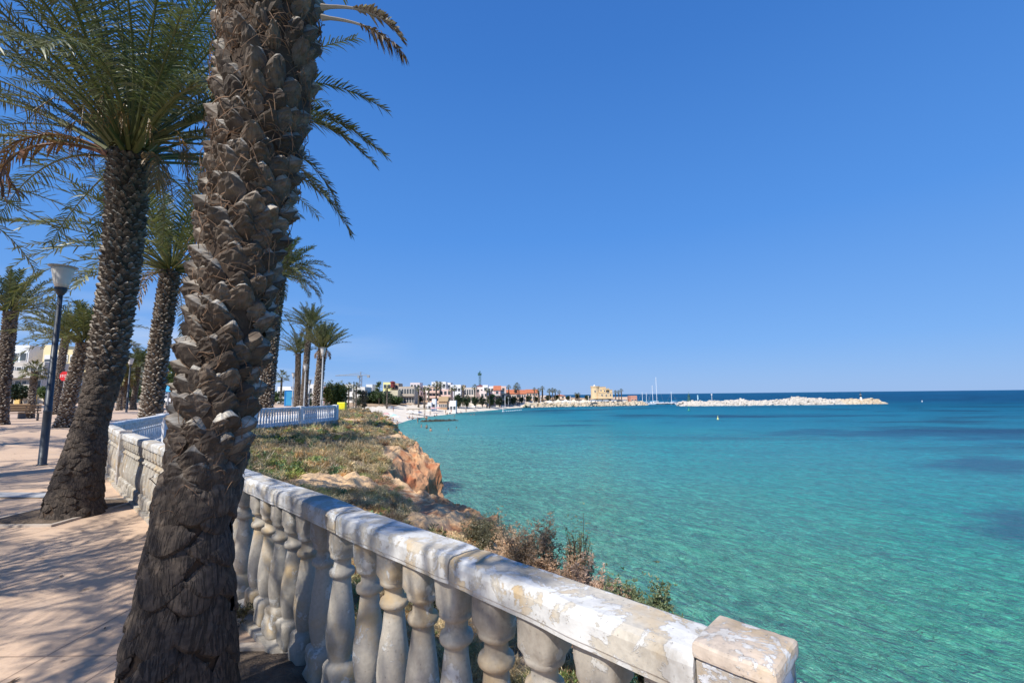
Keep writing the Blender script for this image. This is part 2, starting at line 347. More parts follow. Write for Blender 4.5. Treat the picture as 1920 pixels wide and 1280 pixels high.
GLASS = M_('dark_window_glass', (.085, .095, .105), .15, var=.4, scale=.8)
SHUT = M_('white_shutter', (.72, .72, .70), .6, var=.08)

# ------------------------------------------------------------------ ground heights
def prom_z(x): return .02*np.maximum(0, -np.asarray(x, float)-8.)
RAIL = [(1.75, -.08), (.55, 1.17), (-.88, 2.56), (-2.12, 3.79), (-7.36, 8.78), (-9.7, 11.05), (-12.3, 16.2), (-12.95, 23.0), (-12.5, 27.0), (-12.1, 31.4)]
SEAZ = -5.5
ST = np.array([  # rail foot A(x,y), cliff top B, ledge L, cliff foot C
 [4.2, -2.6, 6.0, -.9, -.6, 6.6, -.3, -3, 7.4, .2], [1.45, .15, 2.5, 1.4, -.5, 3.2, 1.9, -3, 4, 2.5], [.45, 1.2, 1.45, 2.6, -.5, 2.1, 3.2, -2.8, 2.9, 4],
 [-.8, 2.4, .55, 4.0, -.65, 1.1, 4.6, -2.8, 2, 5.6], [-2, 3.55, .05, 6.2, -.9, .32, 6.5, -1.5, 1.5, 7.0], [-3.2, 4.7, -.35, 8.3, -1.08, .03, 8.6, -1.28, .8, 9.2],
 [-4.4, 5.85, -1.5, 11.0, -1.15, -.72, 11.3, -1.36, .2, 12], [-5.6, 7.0, -2.6, 13.6, -1.35, -1.3, 13.6, -1.65, -.4, 14.4], [-6.8, 8.15, -3.9, 15.7, -1.2, -2.9, 15.7, -2.3, -1.6, 16.4],
 [-8.2, 9.5, -5.0, 18.2, -1.1, -4.3, 18.6, -3.1, -2.6, 18.9], [-9.4, 10.7, -4.9, 19.9, -.9, -3.2, 20.2, -1.55, -2.1, 20.4], [-10.2, 11.9, -4.7, 21.6, -.75, -3.95, 22.1, -1.25, -3, 22.8],
 [-11.3, 14.2, -5.9, 25, -.8, -5.4, 25.4, -1.35, -4.2, 26], [-12.2, 16.2, -7.8, 30, -.65, -7.2, 30.5, -1.3, -6, 31], [-12.6, 19.4, -10, 38, -.5, -9.4, 38.5, -1.5, -8, 39],
 [-12.95, 23, -13.5, 47, -.3, -12.8, 48, -1.5, -11, 49], [-12.5, 27, -18, 57, -.1, -17.3, 58.5, -1.5, -15, 60], [-12.1, 31.4, -24, 66, 0, -23, 69, -2, -20, 73], [-15.5, 40, -32, 75, .2, -31, 79, -2.5, -27, 85], [-23, 52, -44, 84, .5, -43, 92, -2.5, -38, 99]])
def station(t):
    """t in 0..19 (array) -> interpolated rows"""
    i = np.clip(np.floor(t).astype(int), 0, len(ST)-2); f = (t-i)[:, None]; return ST[i]*(1-f)+ST[i+1]*f
def slope_pt(t, v):
    """point on the vegetated slope: v 0 at the railing .. 1 at cliff edge"""
    s = station(t); A = np.c_[s[:, 0], s[:, 1], prom_z(s[:, 0])-.12]; B = s[:, 2:5]
    P = A*(1-v)[:, None]+B*v[:, None]
    P[:, 2] = A[:, 2]+(B[:, 2]-A[:, 2])*np.clip(v*1.0, 0, 1)**.8
    P[:, 2] += .16*fbm(np.c_[P[:, :2], P[:, 0]*0], 4, .5)*np.minimum(1, v*3)
    return P
def bare(P):
    """bare rock patches on the slope"""
    n = .35*fbm(P*np.array([1, 1, 0]), 4, 1.1)
    d = np.full(len(P), 9.)
    for cx, cy, rx, ry in ((-5.0, 13.2, 1.15, 1.7), (-1.75, 9.3, .55, .8), (-3.6, 15.6, .5, 1.3), (-1.3, 11.6, .7, 1.2), (-5.1, 19.5, .6, 1.2), (-9.4, 20.3, .5, .3), (-1.1, 10.2, .4, .6), (-6.6, 25.0, .7, 1.6), (-.35, 8.3, .35, .5), (-12.4, 36., 1.2, 1.), (-4.35, 20.9, .5, .9)):
        d = np.minimum(d, np.hypot((P[:, 0]-cx)/rx, (P[:, 1]-cy)/ry)+n*1.2)
    return 1-sst(.75, 1.05, d)
nt_, nv_, nl_, nc_ = 420, 56, 16, 26
tt = np.linspace(0, 19, nt_); S = station(tt)
rows = []; rkm = []; pale = []
for v in np.linspace(0, 1, nv_):
    P = slope_pt(tt, np.full(nt_, v)); b = bare(P); P[:, 2] += b*(.06+.34*np.abs(fbm(P, 5, 2.2)))
    rows.append(P); rkm.append(np.maximum(b, sst(.93-.16*sst(3.5, 5, tt)*(1-sst(8, 9, tt)), 1.0-.10*sst(3.5, 5, tt)*(1-sst(8, 9, tt)), v+.12*fbm(P, 3, 1.3)))); pale.append(b*.8)
Bp = rows[-1]; Lp = np.c_[S[:, 5], S[:, 6], S[:, 7]]; Cp = np.c_[S[:, 8], S[:, 9], np.full(nt_, -6.3)]
for k in range(1, nl_+1):
    f = k/nl_; P = Bp*(1-f)+Lp*f; n = fbm(P, 5, 1.1); n2 = fbm(P+5, 4, 2.7)
    n3 = np.abs(fbm(P*np.array([1, 1, .5])+9, 4, 1.7)); P[:, 0] += .45*n*f; P[:, 2] += .16*fbm(P, 3, 5.)*min(1, f*3); P[:, 2] += (.38*n+.26*n2-.5*(n3-.22))*min(1, f*3); rows.append(P); rkm.append(np.ones(nt_)); pale.append(.35*np.ones(nt_)*(n2 > 0))
Lr = rows[-1]
for k in range(1, nc_+1):
    f = k/nc_; P = Lr*(1-f)+Cp*f; fz = f; P[:, 2] = Lr[:, 2]*(1-fz)+Cp[:, 2]*fz; P[:, :2] = Lr[:, :2]+(Cp[:, :2]-Lr[:, :2])*(f**1.6)
    n = fbm(P*np.array([1, 1, 2.2]), 5, .8); P[:, 0] += .8*n*f*(1-f*.3)+.22*fbm(P, 3, 3.5)*min(1, f*6); P[:, 1] -= .4*n*f; rows.append(P); rkm.append(np.ones(nt_)); pale.append(np.zeros(nt_))
V = np.concatenate(rows); nr = len(rows)
ii, jj = np.meshgrid(np.arange(nr-1), np.arange(nt_-1), indexing='ij')
Q = np.stack([ii*nt_+jj, ii*nt_+jj+1, (ii+1)*nt_+jj+1, (ii+1)*nt_+jj], -1).reshape(-1, 4)[:, ::-1]
redf = np.exp(-((V[:, 0]+3.9)**2/1.2+(V[:, 1]-19.4)**2/2.2))*sst(-.95, -1.35, V[:, 2])*.9
g = G(); g.add(V, Q, rk=np.concatenate(rkm), pale=np.concatenate(pale), redf=redf); tag(g.build('headland', LAND, smooth=False), kind='structure')
# far land: height by distance to the shore line
SH = np.array([(-15, 61), (-21, 70), (-27, 84), (-33, 97), (-29, 112), (-31, 138), (-30.5, 155), (-29, 166), (-25.5, 176), (-22.5, 197), (-16, 211), (-9.5, 226), (-2, 251), (6, 268), (19, 276), (46, 283), (75, 289), (84, 296), (84, 306), (70, 330), (50, 380), (40, 470), (30, 700)], float)
def shore_d(P):
    best = np.full(len(P), 1e9); sg = np.ones(len(P))
    for a, b in zip(SH[:-1], SH[1:]):
        ab = b-a; u = np.clip(((P-a)@ab)/(ab@ab), 0, 1); q = a+u[:, None]*ab; d = np.hypot(*(P-q).T)
        cr = ab[0]*(P[:, 1]-a[1])-ab[1]*(P[:, 0]-a[0]); m = d < best; best = np.where(m, d, best); sg = np.where(m, np.sign(cr), sg)
    return best*sg
def landH(x, y):
    x = np.atleast_1d(np.asarray(x, float)); y = np.atleast_1d(np.asarray(y, float)); d = shore_d(np.c_[x, y])
    k = np.interp(y, [60, 84, 104, 140, 170, 215, 260, 275], [4, 3, .6, .9, 1.2, 1.6, 1.7, 2.6]); dk = d*k
    z = np.interp(dk, [-40, -6, 0, 6, 14, 26, 34, 50, 100, 400], [-9, -6.6, -5.55, -4.7, -3.9, -3.3, -2.0, -1.0, -.2, 1.5])
    return z+.012*np.clip(-x-20, 0, 200)*sst(20, 90, dk)
def land_z(x, y):
    """ground under a thing standing at x,y (promenade or far land)"""
    if y < 74 and x < np.interp(y, [0, 31.4, 52, 84], [1.5, -12.1, -23, -44]): return float(prom_z(x))
    return float(landH(x, y)[0])
gx = np.unique(np.r_[np.linspace(-420, -120, 40), np.linspace(-120, 110, 150)]); gy = np.unique(np.r_[np.linspace(72, 320, 150), np.linspace(320, 800, 40)])
XX, YY = np.meshgrid(gx, gy); Z = landH(XX.ravel(), YY.ravel())
dd = shore_d(np.c_[XX.ravel(), YY.ravel()]); nn = fbm(np.c_[XX.ravel(), YY.ravel(), Z*0], 4, .06)
kk = np.interp(YY.ravel(), [60, 84, 104, 140, 170, 215, 260, 275], [4, 3, .6, .9, 1.2, 1.6, 1.7, 2.6])
Z = Z+nn*.5*sst(2, 20, dd*kk)
Z[(YY.ravel() < 73)] = np.minimum(Z[(YY.ravel() < 73)], prom_z(XX.ravel()[YY.ravel() < 73])-.1)
nxg = len(gx); ii, jj = np.meshgrid(np.arange(len(gy)-1), np.arange(nxg-1), indexing='ij')
Q = np.stack([ii*nxg+jj, ii*nxg+jj+1, (ii+1)*nxg+jj+1, (ii+1)*nxg+jj], -1).reshape(-1, 4)
isl = sst(28, 40, dd*kk+4*nn)
qm = (isl[Q[:, 0]] > .5)
g = G(); Vv = np.c_[XX.ravel(), YY.ravel(), Z]
g.add(Vv, Q[~qm], rk=0., pale=0.); tag(g.build('beach', SAND, smooth=True), kind='structure')
g = G(); g.add(Vv, Q[qm], rk=isl*.35, pale=.6); tag(g.build('ground', LAND, smooth=True), kind='structure')
# sea: fan of rings out to the horizon
g = G(); rr = np.r_[0, np.geomspace(3, 40000, 70)]; th = np.linspace(0, 2*np.pi, 121)[:-1]; n = len(th)
V = np.concatenate([np.c_[r*np.cos(th), r*np.sin(th), np.full(n, SEAZ)] for r in rr[1:]]); ii, jj = np.meshgrid(np.arange(len(rr)-2), np.arange(n), indexing='ij'); j2 = (jj+1) % n
Q = np.stack([ii*n+jj, ii*n+j2, (ii+1)*n+j2, (ii+1)*n+jj], -1).reshape(-1, 4)[:, ::-1]; V = np.r_[V, [[0, 0, SEAZ]]]
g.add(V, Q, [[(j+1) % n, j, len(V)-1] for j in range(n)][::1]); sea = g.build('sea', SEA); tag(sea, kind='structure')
# promenade slab, reaching the railing line on its seaward side
edge = [(6, -4.33)]+RAIL+[(-15.5, 40), (-23, 52), (-36, 74)]
edge = np.array(edge); yq = np.unique(np.r_[np.linspace(-4.3, 12, 40), np.linspace(12, 74, 70)]); xe = np.interp(yq, edge[:, 1], edge[:, 0])+.13
pit1 = (-2.15, -1.50+.05, 1.55, 2.98); 
cols = np.linspace(0, 1, 46)**1.7
V = []; 
for y, x1 in zip(yq, xe):
    xs = x1-(x1+150)*cols; V.append(np.c_[xs, np.full(len(xs), y), prom_z(xs)])
V = np.concatenate(V); nc = len(cols); ii, jj = np.meshgrid(np.arange(len(yq)-1), np.arange(nc-1), indexing='ij')
Q = np.stack([ii*nc+jj, (ii)*nc+jj+1, (ii+1)*nc+jj+1, (ii+1)*nc+jj], -1).reshape(-1, 4)[:, ::-1]
g = G(); g.add(V, Q); tag(g.build('promenade', PROM), kind='structure')
# face under the promenade edge
g = G(); P = np.array([(x+.12, y+.1) for x, y in RAIL]); V = np.r_[np.c_[P, prom_z(P[:, 0])-.002], np.c_[P, np.full(len(P), -1.4)]]; m = len(P)
g.add(V, [[i, i+1, m+i+1, m+i] for i in range(m-1)]); tag(g.build('retaining_edge', KERB), 'low stone face under the seaward edge of the promenade', 'wall')
# pale band across the promenade, road beyond
def strip(name, pts, mat, dz=.004, kind='structure'):
    g = G(); V = np.array([(x, y, float(prom_z(x))+dz) for x, y in pts]); g.add(V, [[0, 1, 2, 3]]); return tag(g.build(name, mat), kind=kind)
BAND = simple('pale_band_concrete', (.50, .50, .50), .8, .2, 12, .2, .004)
strip('path', [(-30, 7.75), (-7.25, 7.75), (-7.25, 8.12), (-30, 8.12)], BAND)
ROAD = simple('asphalt', (.10, .10, .105), .9, .3, 2)
strip('road', [(-150, 48), (-46, 48), (-46, 56), (-150, 56)], ROAD)
# tree pits: dug-out soil ringed by flat kerb stones (soil sheet lies on the slab)
def pit(cx, cy, sx, sy, name='tree_pit', label='', rr=.5, sides='LRFB'):
    t = empty(name, (cx, cy, 0), label, 'tree pit')
    g = G(); n = 26; xs = np.linspace(-sx, sx, n); X2, Y2 = np.meshgrid(xs, np.linspace(-sy, sy, n)); P = np.c_[X2.ravel(), Y2.ravel(), X2.ravel()*0]
    z = .006+.05*np.maximum(0, fbm(P+cx, 4, 2.2)+.25)+.06*np.exp(-(P[:, 0]**2+P[:, 1]**2)/(2*rr*rr)); e = np.minimum(sx-np.abs(P[:, 0]), sy-np.abs(P[:, 1])); z = .006+(z-.006)*sst(0, .12, e)
    ii, jj = np.meshgrid(np.arange(n-1), np.arange(n-1), indexing='ij'); Q = np.stack([ii*n+jj, ii*n+jj+1, (ii+1)*n+jj+1, (ii+1)*n+jj], -1).reshape(-1, 4)
    g.add(np.c_[P[:, :2], z], Q); g.build('soil', SOIL, t, True)
    k = .03
    for s_, (c, d) in dict(L=((-sx-k, 0), (2*k, 2*sy+4*k)), R=((sx+k, 0), (2*k, 2*sy+4*k)), F=((0, -sy-k), (2*sx, 2*k)), B=((0, sy+k), (2*sx, 2*k))).items():
        if s_ in sides: g = G(); g.box((c[0], c[1], .004), (d[0], d[1], .05)); g.build('kerb', KERB, t)
    return t
pit(-1.50, 2.28, .46, .82, label='soil filled tree pit around the foot of the big foreground palm', rr=.40, sides='LB')
pit(-6.45, 6.80, .50, .72, label='soil filled tree pit around the second palm by the railing', rr=.38)

g = G(); rl = np.random.default_rng(5); k = 520; xx = -1.2-rl.random(k)**1.5*14; yy = 1.2+rl.random(k)*12; ln_ = rl.uniform(.01, .05, k); an = rl.uniform(0, 6.28, k)
xr = np.interp(yy, edge[:, 1], edge[:, 0]); m_ = xx < xr-.15; xx, yy, ln_, an = xx[m_], yy[m_], ln_[m_], an[m_]
for a_, b_, l_, t_ in zip(xx, yy, ln_, an): z_ = float(prom_z(a_))+.006; dx, dy = math.cos(t_)*l_, math.sin(t_)*l_; g.add([(a_-dx, b_-dy, z_), (a_+dy*.22, b_-dx*.22, z_+.004), (a_+dx, b_+dy, z_+.002), (a_-dy*.22, b_+dx*.22, z_+.003)], [[0, 1, 2, 3]])
tag(g.build('leaf_litter', simple('dry_litter', (.16, .10, .06), .9, .4, 20)), 'scattered dry leaf bits on the paving', kind='stuff')
# ------------------------------------------------------------------ balustrades
BP = [(.078, 0), (.082, .015), (.080, .145), (.070, .165), (.054, .172), (.054, .182), (.058, .19), (.070, .25), (.075, .31), (.072, .37), (.063, .45), (.052, .53), (.046, .585), (.046, .595), (.064, .605), (.068, .620), (.064, .635), (.046, .645), (.044, .685), (.050, .69), (.063, .70), (.063, .715), (.060, .72), (.072, .745), (.072, .862)]
SQ = [7, 7, 7, 5, 2, 2, 2, 2, 2, 2, 2, 2, 2, 2, 2, 2, 2, 2, 2, 2, 2.5, 3, 4, 6, 6]
def baluster_mesh(seed, n=28, erode=1., mat=BALM):
    prof = []; sq = []
    for (a, b), (s1, s2) in zip(zip(BP[:-1], BP[1:]), zip(SQ[:-1], SQ[1:])):
        k = max(1, int((b[1]-a[1])/.022))
        for i in range(k): f = i/k; prof.append((a[0]+(b[0]-a[0])*f, a[1]+(b[1]-a[1])*f)); sq.append(s1+(s2-s1)*f)
    prof.append(BP[-1]); sq.append(SQ[-1])
    g = G(); g.lathe(prof, n, sq=sq); V = g.V[0]
    low = 1-sst(.13, .20, V[:, 2]); top = sst(.72, .76, V[:, 2])
    nz_ = fbm(V+seed*7.7, 4, 9); nb = fbm(V+seed*3.1, 3, 26)
    rad = V[:, :2]/np.maximum(1e-6, np.linalg.norm(V[:, :2], axis=1))[:, None]
    chip = np.maximum(0, fbm(V+seed*11.3, 3, 7)-.14)*.055*(top+2.*low)
    V[:, :2] += rad*((.003+.024*low)*nz_*erode+.0015*nb-chip*erode)[:, None]
    g.V[0] = V; return g
def cap_mesh(L, wd, th, seed, rz_noise=1.):
    """rounded coping block along +x, centred"""
    n = max(3, int(L/.045)); xs = np.linspace(-L/2, L/2, n)
    hw, r = wd/2, .028
    prof = [(-hw*.95, 0), (-hw*.96, .012), (-hw, .018), (-hw, th-r), (-hw+r*.3, th-r*.3), (-hw+r, th), (-hw*.5, th), (0, th+.003), (hw*.5, th), (hw-r, th), (hw-r*.3, th-r*.3), (hw, th-r), (hw, .018), (hw*.96, .012), (hw*.95, 0)]
    m = len(prof); V = np.array([(x, p[0], p[1]) for x in xs for p in prof])
    V[:, 1:] += rz_noise*(.0035*np.stack([fbm(V+seed, 3, 12), fbm(V+seed+9, 3, 12)], -1)+.006*np.stack([fbm(V+seed, 3, 2.5), fbm(V+seed+4, 3, 2.5)], -1))
    e = np.minimum(V[:, 0]+L/2, L/2-V[:, 0]); V[:, 1:] *= (1-.05*(1-sst(0, .02, e))*np.array([[1, .6]]).T).T
    ii, jj = np.meshgrid(np.arange(n-1), np.arange(m), indexing='ij'); j2 = (jj+1) % m
    Q = np.stack([ii*m+jj, ii*m+j2, (ii+1)*m+j2, (ii+1)*m+jj], -1).reshape(-1, 4)[:, ::-1]
    c0 = len(V); V = np.r_[V, [[-L/2, 0, th/2], [L/2, 0, th/2]]]
    T = [[(j+1) % m, j, c0][::-1] for j in range(m)]+[[(n-1)*m+j, (n-1)*m+(j+1) % m, c0+1][::-1] for j in range(m)]
    g = G(); g.add(V, Q, T[:]); return g
def seg_frame(a, b):
    a, b = np.array(a), np.array(b); L = np.linalg.norm(b-a); d = (b-a)/L; return L, d, math.atan2(d[1], d[0])
def balustrade(name, label, pts, piers, spacing, balproto, capm, capL, wd=.185, th=.100, seed=0, first=.02, pier_w=.2, pier_mat=None, end_pier=True):
    """pts: polyline; piers: indices that carry a pier"""
    root = empty(name, (pts[0][0], pts[0][1], float(prom_z(pts[0][0]))), label, 'balustrade'); o0 = np.array([*root.location])
    k = seed; bal = None
    for s_, (a, b) in enumerate(zip(pts[:-1], pts[1:])):
        L, d, rz = seg_frame(a, b); a = np.array(a); z0 = float(prom_z(a[0])); z1 = float(prom_z(b[0]))
        pa = pier_w/2 if s_ in piers else 0; pb = pier_w/2 if s_+1 in piers else 0
        zz = lambda s: z0+(z1-z0)*s/L
        # base strip
        g = G(); g.box((0, 0, .01), (L, .24, .06)); o = g.build('base_course', BALM if capm is CAPM else capm, root, loc=tuple(np.r_[(a+d*L/2), zz(L/2)]-o0)); o.rotation_euler = (0, -math.atan2(z1-z0, L), rz)
        s = pa+first+.11
        while s < L-pb-.06:
            p = np.r_[a+d*s, zz(s)+.035]-o0; k += 1
            bp = balproto[k % len(balproto)]
            o = bpy.data.objects.new('baluster', bp); COL.objects.link(o); o.parent = root; o.location = p; o.rotation_euler = (0, 0, rz+(random.uniform(-.04, .04) if capm is CAPM else 0)); s += spacing
        s = pa
        while s < L-pb-.05:
            l = min(capL*(1+random.uniform(-.1, .1)), L-pb-s)
            if L-pb-s-l < .3: l = L-pb-s
            g = cap_mesh(l-.006, wd, th, k*3.3+s, 1. if capm is CAPM else .3); p = np.r_[a+d*(s+l/2), zz(s+l/2)+.886]-o0
            if capm is CAPM: p[2] += random.uniform(-.004, .004)
            o = g.build('coping', capm, root, loc=tuple(p)); o.rotation_euler = (0, -math.atan2(z1-z0, L), rz+(random.uniform(-.006, .006) if capm is CAPM else 0)); s += l
    for i in piers:
        p = np.array(pts[i]); j = min(i, len(pts)-2); _, d, rz = seg_frame(pts[j], pts[j+1]); z = float(prom_z(p[0]))
        g = G(); n = 9; hw = pier_w/2
        for zz_ in [0]: g.lathe([(hw, 0)]+[(hw, q) for q in np.linspace(.05, .968, 12)]+[(hw*.97, .973)], 48, sq=[30]*14)
        Vp = g.V[0]; Vp[:, :2] *= (1+.02*fbm(Vp+i, 3, 8))[:, None]
        g.build('pier', pier_mat or capm, root, loc=tuple(np.r_[p, z]-o0)).rotation_euler = (0, 0, rz)
        g = G(); ht = hw+.006; z9 = -.012; g.lathe([(ht*.9, .986+z9), (ht, .989+z9), (ht*1.012, .995+z9), (ht*1.012, 1.010+z9), (ht*1.0, 1.018+z9), (ht*.95, 1.024+z9), (ht*.6, 1.030+z9), (ht*.3, 1.032+z9)], 56, sq=[30]*8); Vp = g.V[0]
        Vp += .004*np.stack([fbm(Vp+i, 3, 15), fbm(Vp+i+3, 3, 15), 1.3*fbm(Vp+i+6, 3, 15)], -1)
        g.build('pier_coping', PIERT if capm is CAPM else capm, root, loc=tuple(np.r_[p, z]-o0)).rotation_euler = (0, 0, rz)
    return root
def proto_mesh(g, mat):
    o = g.build('baluster', mat, smooth=False); me = o.data; bpy.data.objects.remove(o)
    me.polygons.foreach_set('use_smooth', np.ones(len(me.polygons), bool)); return me
NB = [proto_mesh(baluster_mesh(i, 36), BALM) for i in range(6)]
FB = [proto_mesh(baluster_mesh(9, 10, .2), WHTM)]
PIERM = concrete_mat('peeling_plaster', (.74, .76, .80), (.50, .44, .37), .56)
balustrade('balustrade', 'weathered cream balustrade with peeling paint running beside the foreground palm', [RAIL[1], RAIL[2], RAIL[3], RAIL[4], RAIL[5]], [0, 3], .229, NB, CAPM, 1.05, pier_mat=PIERM, pier_w=.172, seed=1, first=-.02)
balustrade('balustrade', 'short weathered balustrade end going out of the bottom edge beyond the nearest pier', [(.55+.065, 1.17-.068), RAIL[0]], [], .229, NB, CAPM, 1.0, seed=4, first=.05).location.z = -.055
balustrade('balustrade', 'clean white balustrade curving away beyond the scrub slope', [(-9.95, 11.35), RAIL[6], RAIL[7], RAIL[8], RAIL[9]], [1, 2, 3, 4], .23, FB, WHTM, 3., pier_w=.30)

# ------------------------------------------------------------------ palms
def spine_at(sp, s):
    """sp rows x,y,z,r ; s height fraction array"""
    sp = np.asarray(sp, float); L = np.r_[0, np.cumsum(np.linalg.norm(np.diff(sp[:, :3], axis=0), axis=1))]
    s = np.asarray(s)*L[-1]; P = np.stack([np.interp(s, L, sp[:, i]) for i in range(4)], -1)
    e = .05; Pa = np.stack([np.interp(s-e, L, sp[:, i]) for i in range(3)], -1); Pb = np.stack([np.interp(s+e, L, sp[:, i]) for i in range(3)], -1)
    T = Pb-Pa; T /= np.linalg.norm(T, axis=1)[:, None]; return P[:, :3], P[:, 3], T, L[-1]
def trunk(g, sp, bw, bh, prot, nu=6, nv=6, dens=.72, seed=0, oldz=0., oldblend=.6, top_rough=None, nside=28):
    rg = np.random.default_rng(seed); sp = np.asarray(sp, float)
    _, _, _, L = spine_at(sp, np.array([0.])); nz_ = max(8, int(L/.08)); s = np.linspace(0, 1, nz_); P, R, T, _ = spine_at(sp, s)
    th = np.arange(nside)/nside*2*np.pi
    ex = np.tile([1., 0, 0], (nz_, 1)); B1 = np.cross(np.tile([0, 1., 0], (nz_, 1)), T); B1 /= np.linalg.norm(B1, axis=1)[:, None]; B2 = np.cross(T, B1)
    V = P[:, None]+(R-prot*.85)[:, None, None]*(np.cos(th)[None, :, None]*B1[:, None]+np.sin(th)[None, :, None]*B2[:, None]); V = V.reshape(-1, 3); V = V+.22*prot*np.stack([fbm(V+7, 3, 14), fbm(V+3, 3, 14), V[:, 2]*0], -1)
    ii, jj = np.meshgrid(np.arange(nz_-1), np.arange(nside), indexing='ij'); j2 = (jj+1) % nside
    Q = np.stack([ii*nside+jj, ii*nside+j2, (ii+1)*nside+j2, (ii+1)*nside+jj], -1).reshape(-1, 4)
    g.add(V, Q, bc=V, cut=0., rnd=.0, old=0., gap=1.)
    rm = sp[:, 3].mean(); area = bw*bh*dens; N = int(2*np.pi*rm*L/area); k = np.arange(N)
    hs = (k+.5)/N; ph = k*2.399963+rg.normal(0, .10, N)
    P, R, T, _ = spine_at(sp, np.clip(hs+rg.normal(0, .2*bh/L, N), 0, 1))
    u = np.linspace(-1, 1, nu+1); v = np.r_[np.linspace(0, 1, nv+1), 1.05, 1.24, 1.36]; nu1, nv1 = len(u), len(v)
    U, VV = np.meshgrid(u, v); U = U.ravel(); VV = VV.ravel()
    ii, jj = np.meshgrid(np.arange(nv1-1), np.arange(nu1-1), indexing='ij'); Qb = np.stack([ii*nu1+jj, ii*nu1+jj+1, (ii+1)*nu1+jj+1, (ii+1)*nu1+jj], -1).reshape(-1, 4)
    AV, AQ, ABC, ACUT, ARND, AOLD = [], [], [], [], [], []; AG = []; nb = 0
    for q in range(N):
        z = P[q, 2]-sp[0, 2]; old = float(np.clip(1-(z-oldz)/oldblend, 0, 1)) if oldz > 0 else 0.
        if rg.random() < (.04 if old < .5 else .22): continue
        tp = 0. if top_rough is None else float(np.clip((z-top_rough)/.4, 0, 1))
        if tp > 0 and rg.random() < .25*tp: continue
        Bt = np.cross(np.array([0, 1., 0]), T[q]); Bt /= np.linalg.norm(Bt); Bs = np.cross(T[q], Bt)
        n_ = math.cos(ph[q])*Bt+math.sin(ph[q])*Bs; b_ = np.cross(T[q], n_)
        sc = rg.uniform(.85, 1.18); W = bw*sc*(1+.75*old)*.5*(1-.25*tp); Hh = bh*sc*(1.25+.45*old)*(1+.35*tp); pr = prot*(rg.uniform(.7, 1.4))*(1-.5*old)
        wv = np.interp(VV, [0, .25, .6, 1, 1.36], [.50+.3*old, .88, 1.0, .84-.1*old, .60])
        bulge = (1-np.abs(U)**(2.6+1.4*old))-.10*np.abs(U)*(1-old)
        vo = np.interp(VV, [0, .35, .7, 1, 1.05, 1.24, 1.36], [.0, .42, .82, 1.0, .88, .30, -.3])
        vold = np.interp(VV, [0, .06, .2, .6, 1, 1.36], [.35, .95, 1, .72, .40, -.1])
        pv = vo*(1-old)+vold*old
        peak = rg.uniform(-.35, .35); zz = Hh*(VV*.74-.38)+old*Hh*.30*np.abs(U)**1.6*np.clip(1-VV, 0, 1)-Hh*.22*np.abs(U-peak)**1.5*(VV**2)*(1-.3*old)
        uu = U*W*wv
        jit = rg.normal(0, .0045 if nu > 5 else .003, len(U))*(1-old*.8)
        asym = 1+.35*rg.uniform(-1, 1)*U
        out = -prot*.55+pr*(.35+bulge*.9*asym)*pv+jit-(uu**2)/(2*R[q])*.9
        tilt = rg.normal(0, .12)
        X = P[q]+n_*(R[q]-prot*.35)+ (b_*(uu+tilt*zz)[:, None])+(T[q]*(zz-tilt*uu)[:, None])+n_*out[:, None]
        AV.append(X); AQ.append(Qb+nb); nb += len(X)
        cutf = np.where(VV > 1.01, 1., 0.)*(1-old)*(rg.random() < .85)*rg.uniform(.4, 1.)
        ABC.append(np.c_[uu, zz, np.full(len(U), q*.37)]); ACUT.append(cutf); ARND.append(np.full(len(U), rg.random())); AOLD.append(np.full(len(U), old)); AG.append(np.clip(.75*(1-VV/.30), 0, 1)*(1-.6*old))
    g.add(np.concatenate(AV), np.concatenate(AQ), bc=np.concatenate(ABC), cut=np.concatenate(ACUT), rnd=np.concatenate(ARND), old=np.concatenate(AOLD), gap=np.concatenate(AG))
GREEN = np.array([.060, .084, .034]); GREEN2 = np.array([.18, .195, .105]); OLIVE = np.array([.17, .16, .05]); DEAD = np.array([.20, .125, .07]); GREYD = np.array([.40, .35, .30]); YEL = np.array([.26, .19, .05])
UP = np.array([0, 0, 1.])
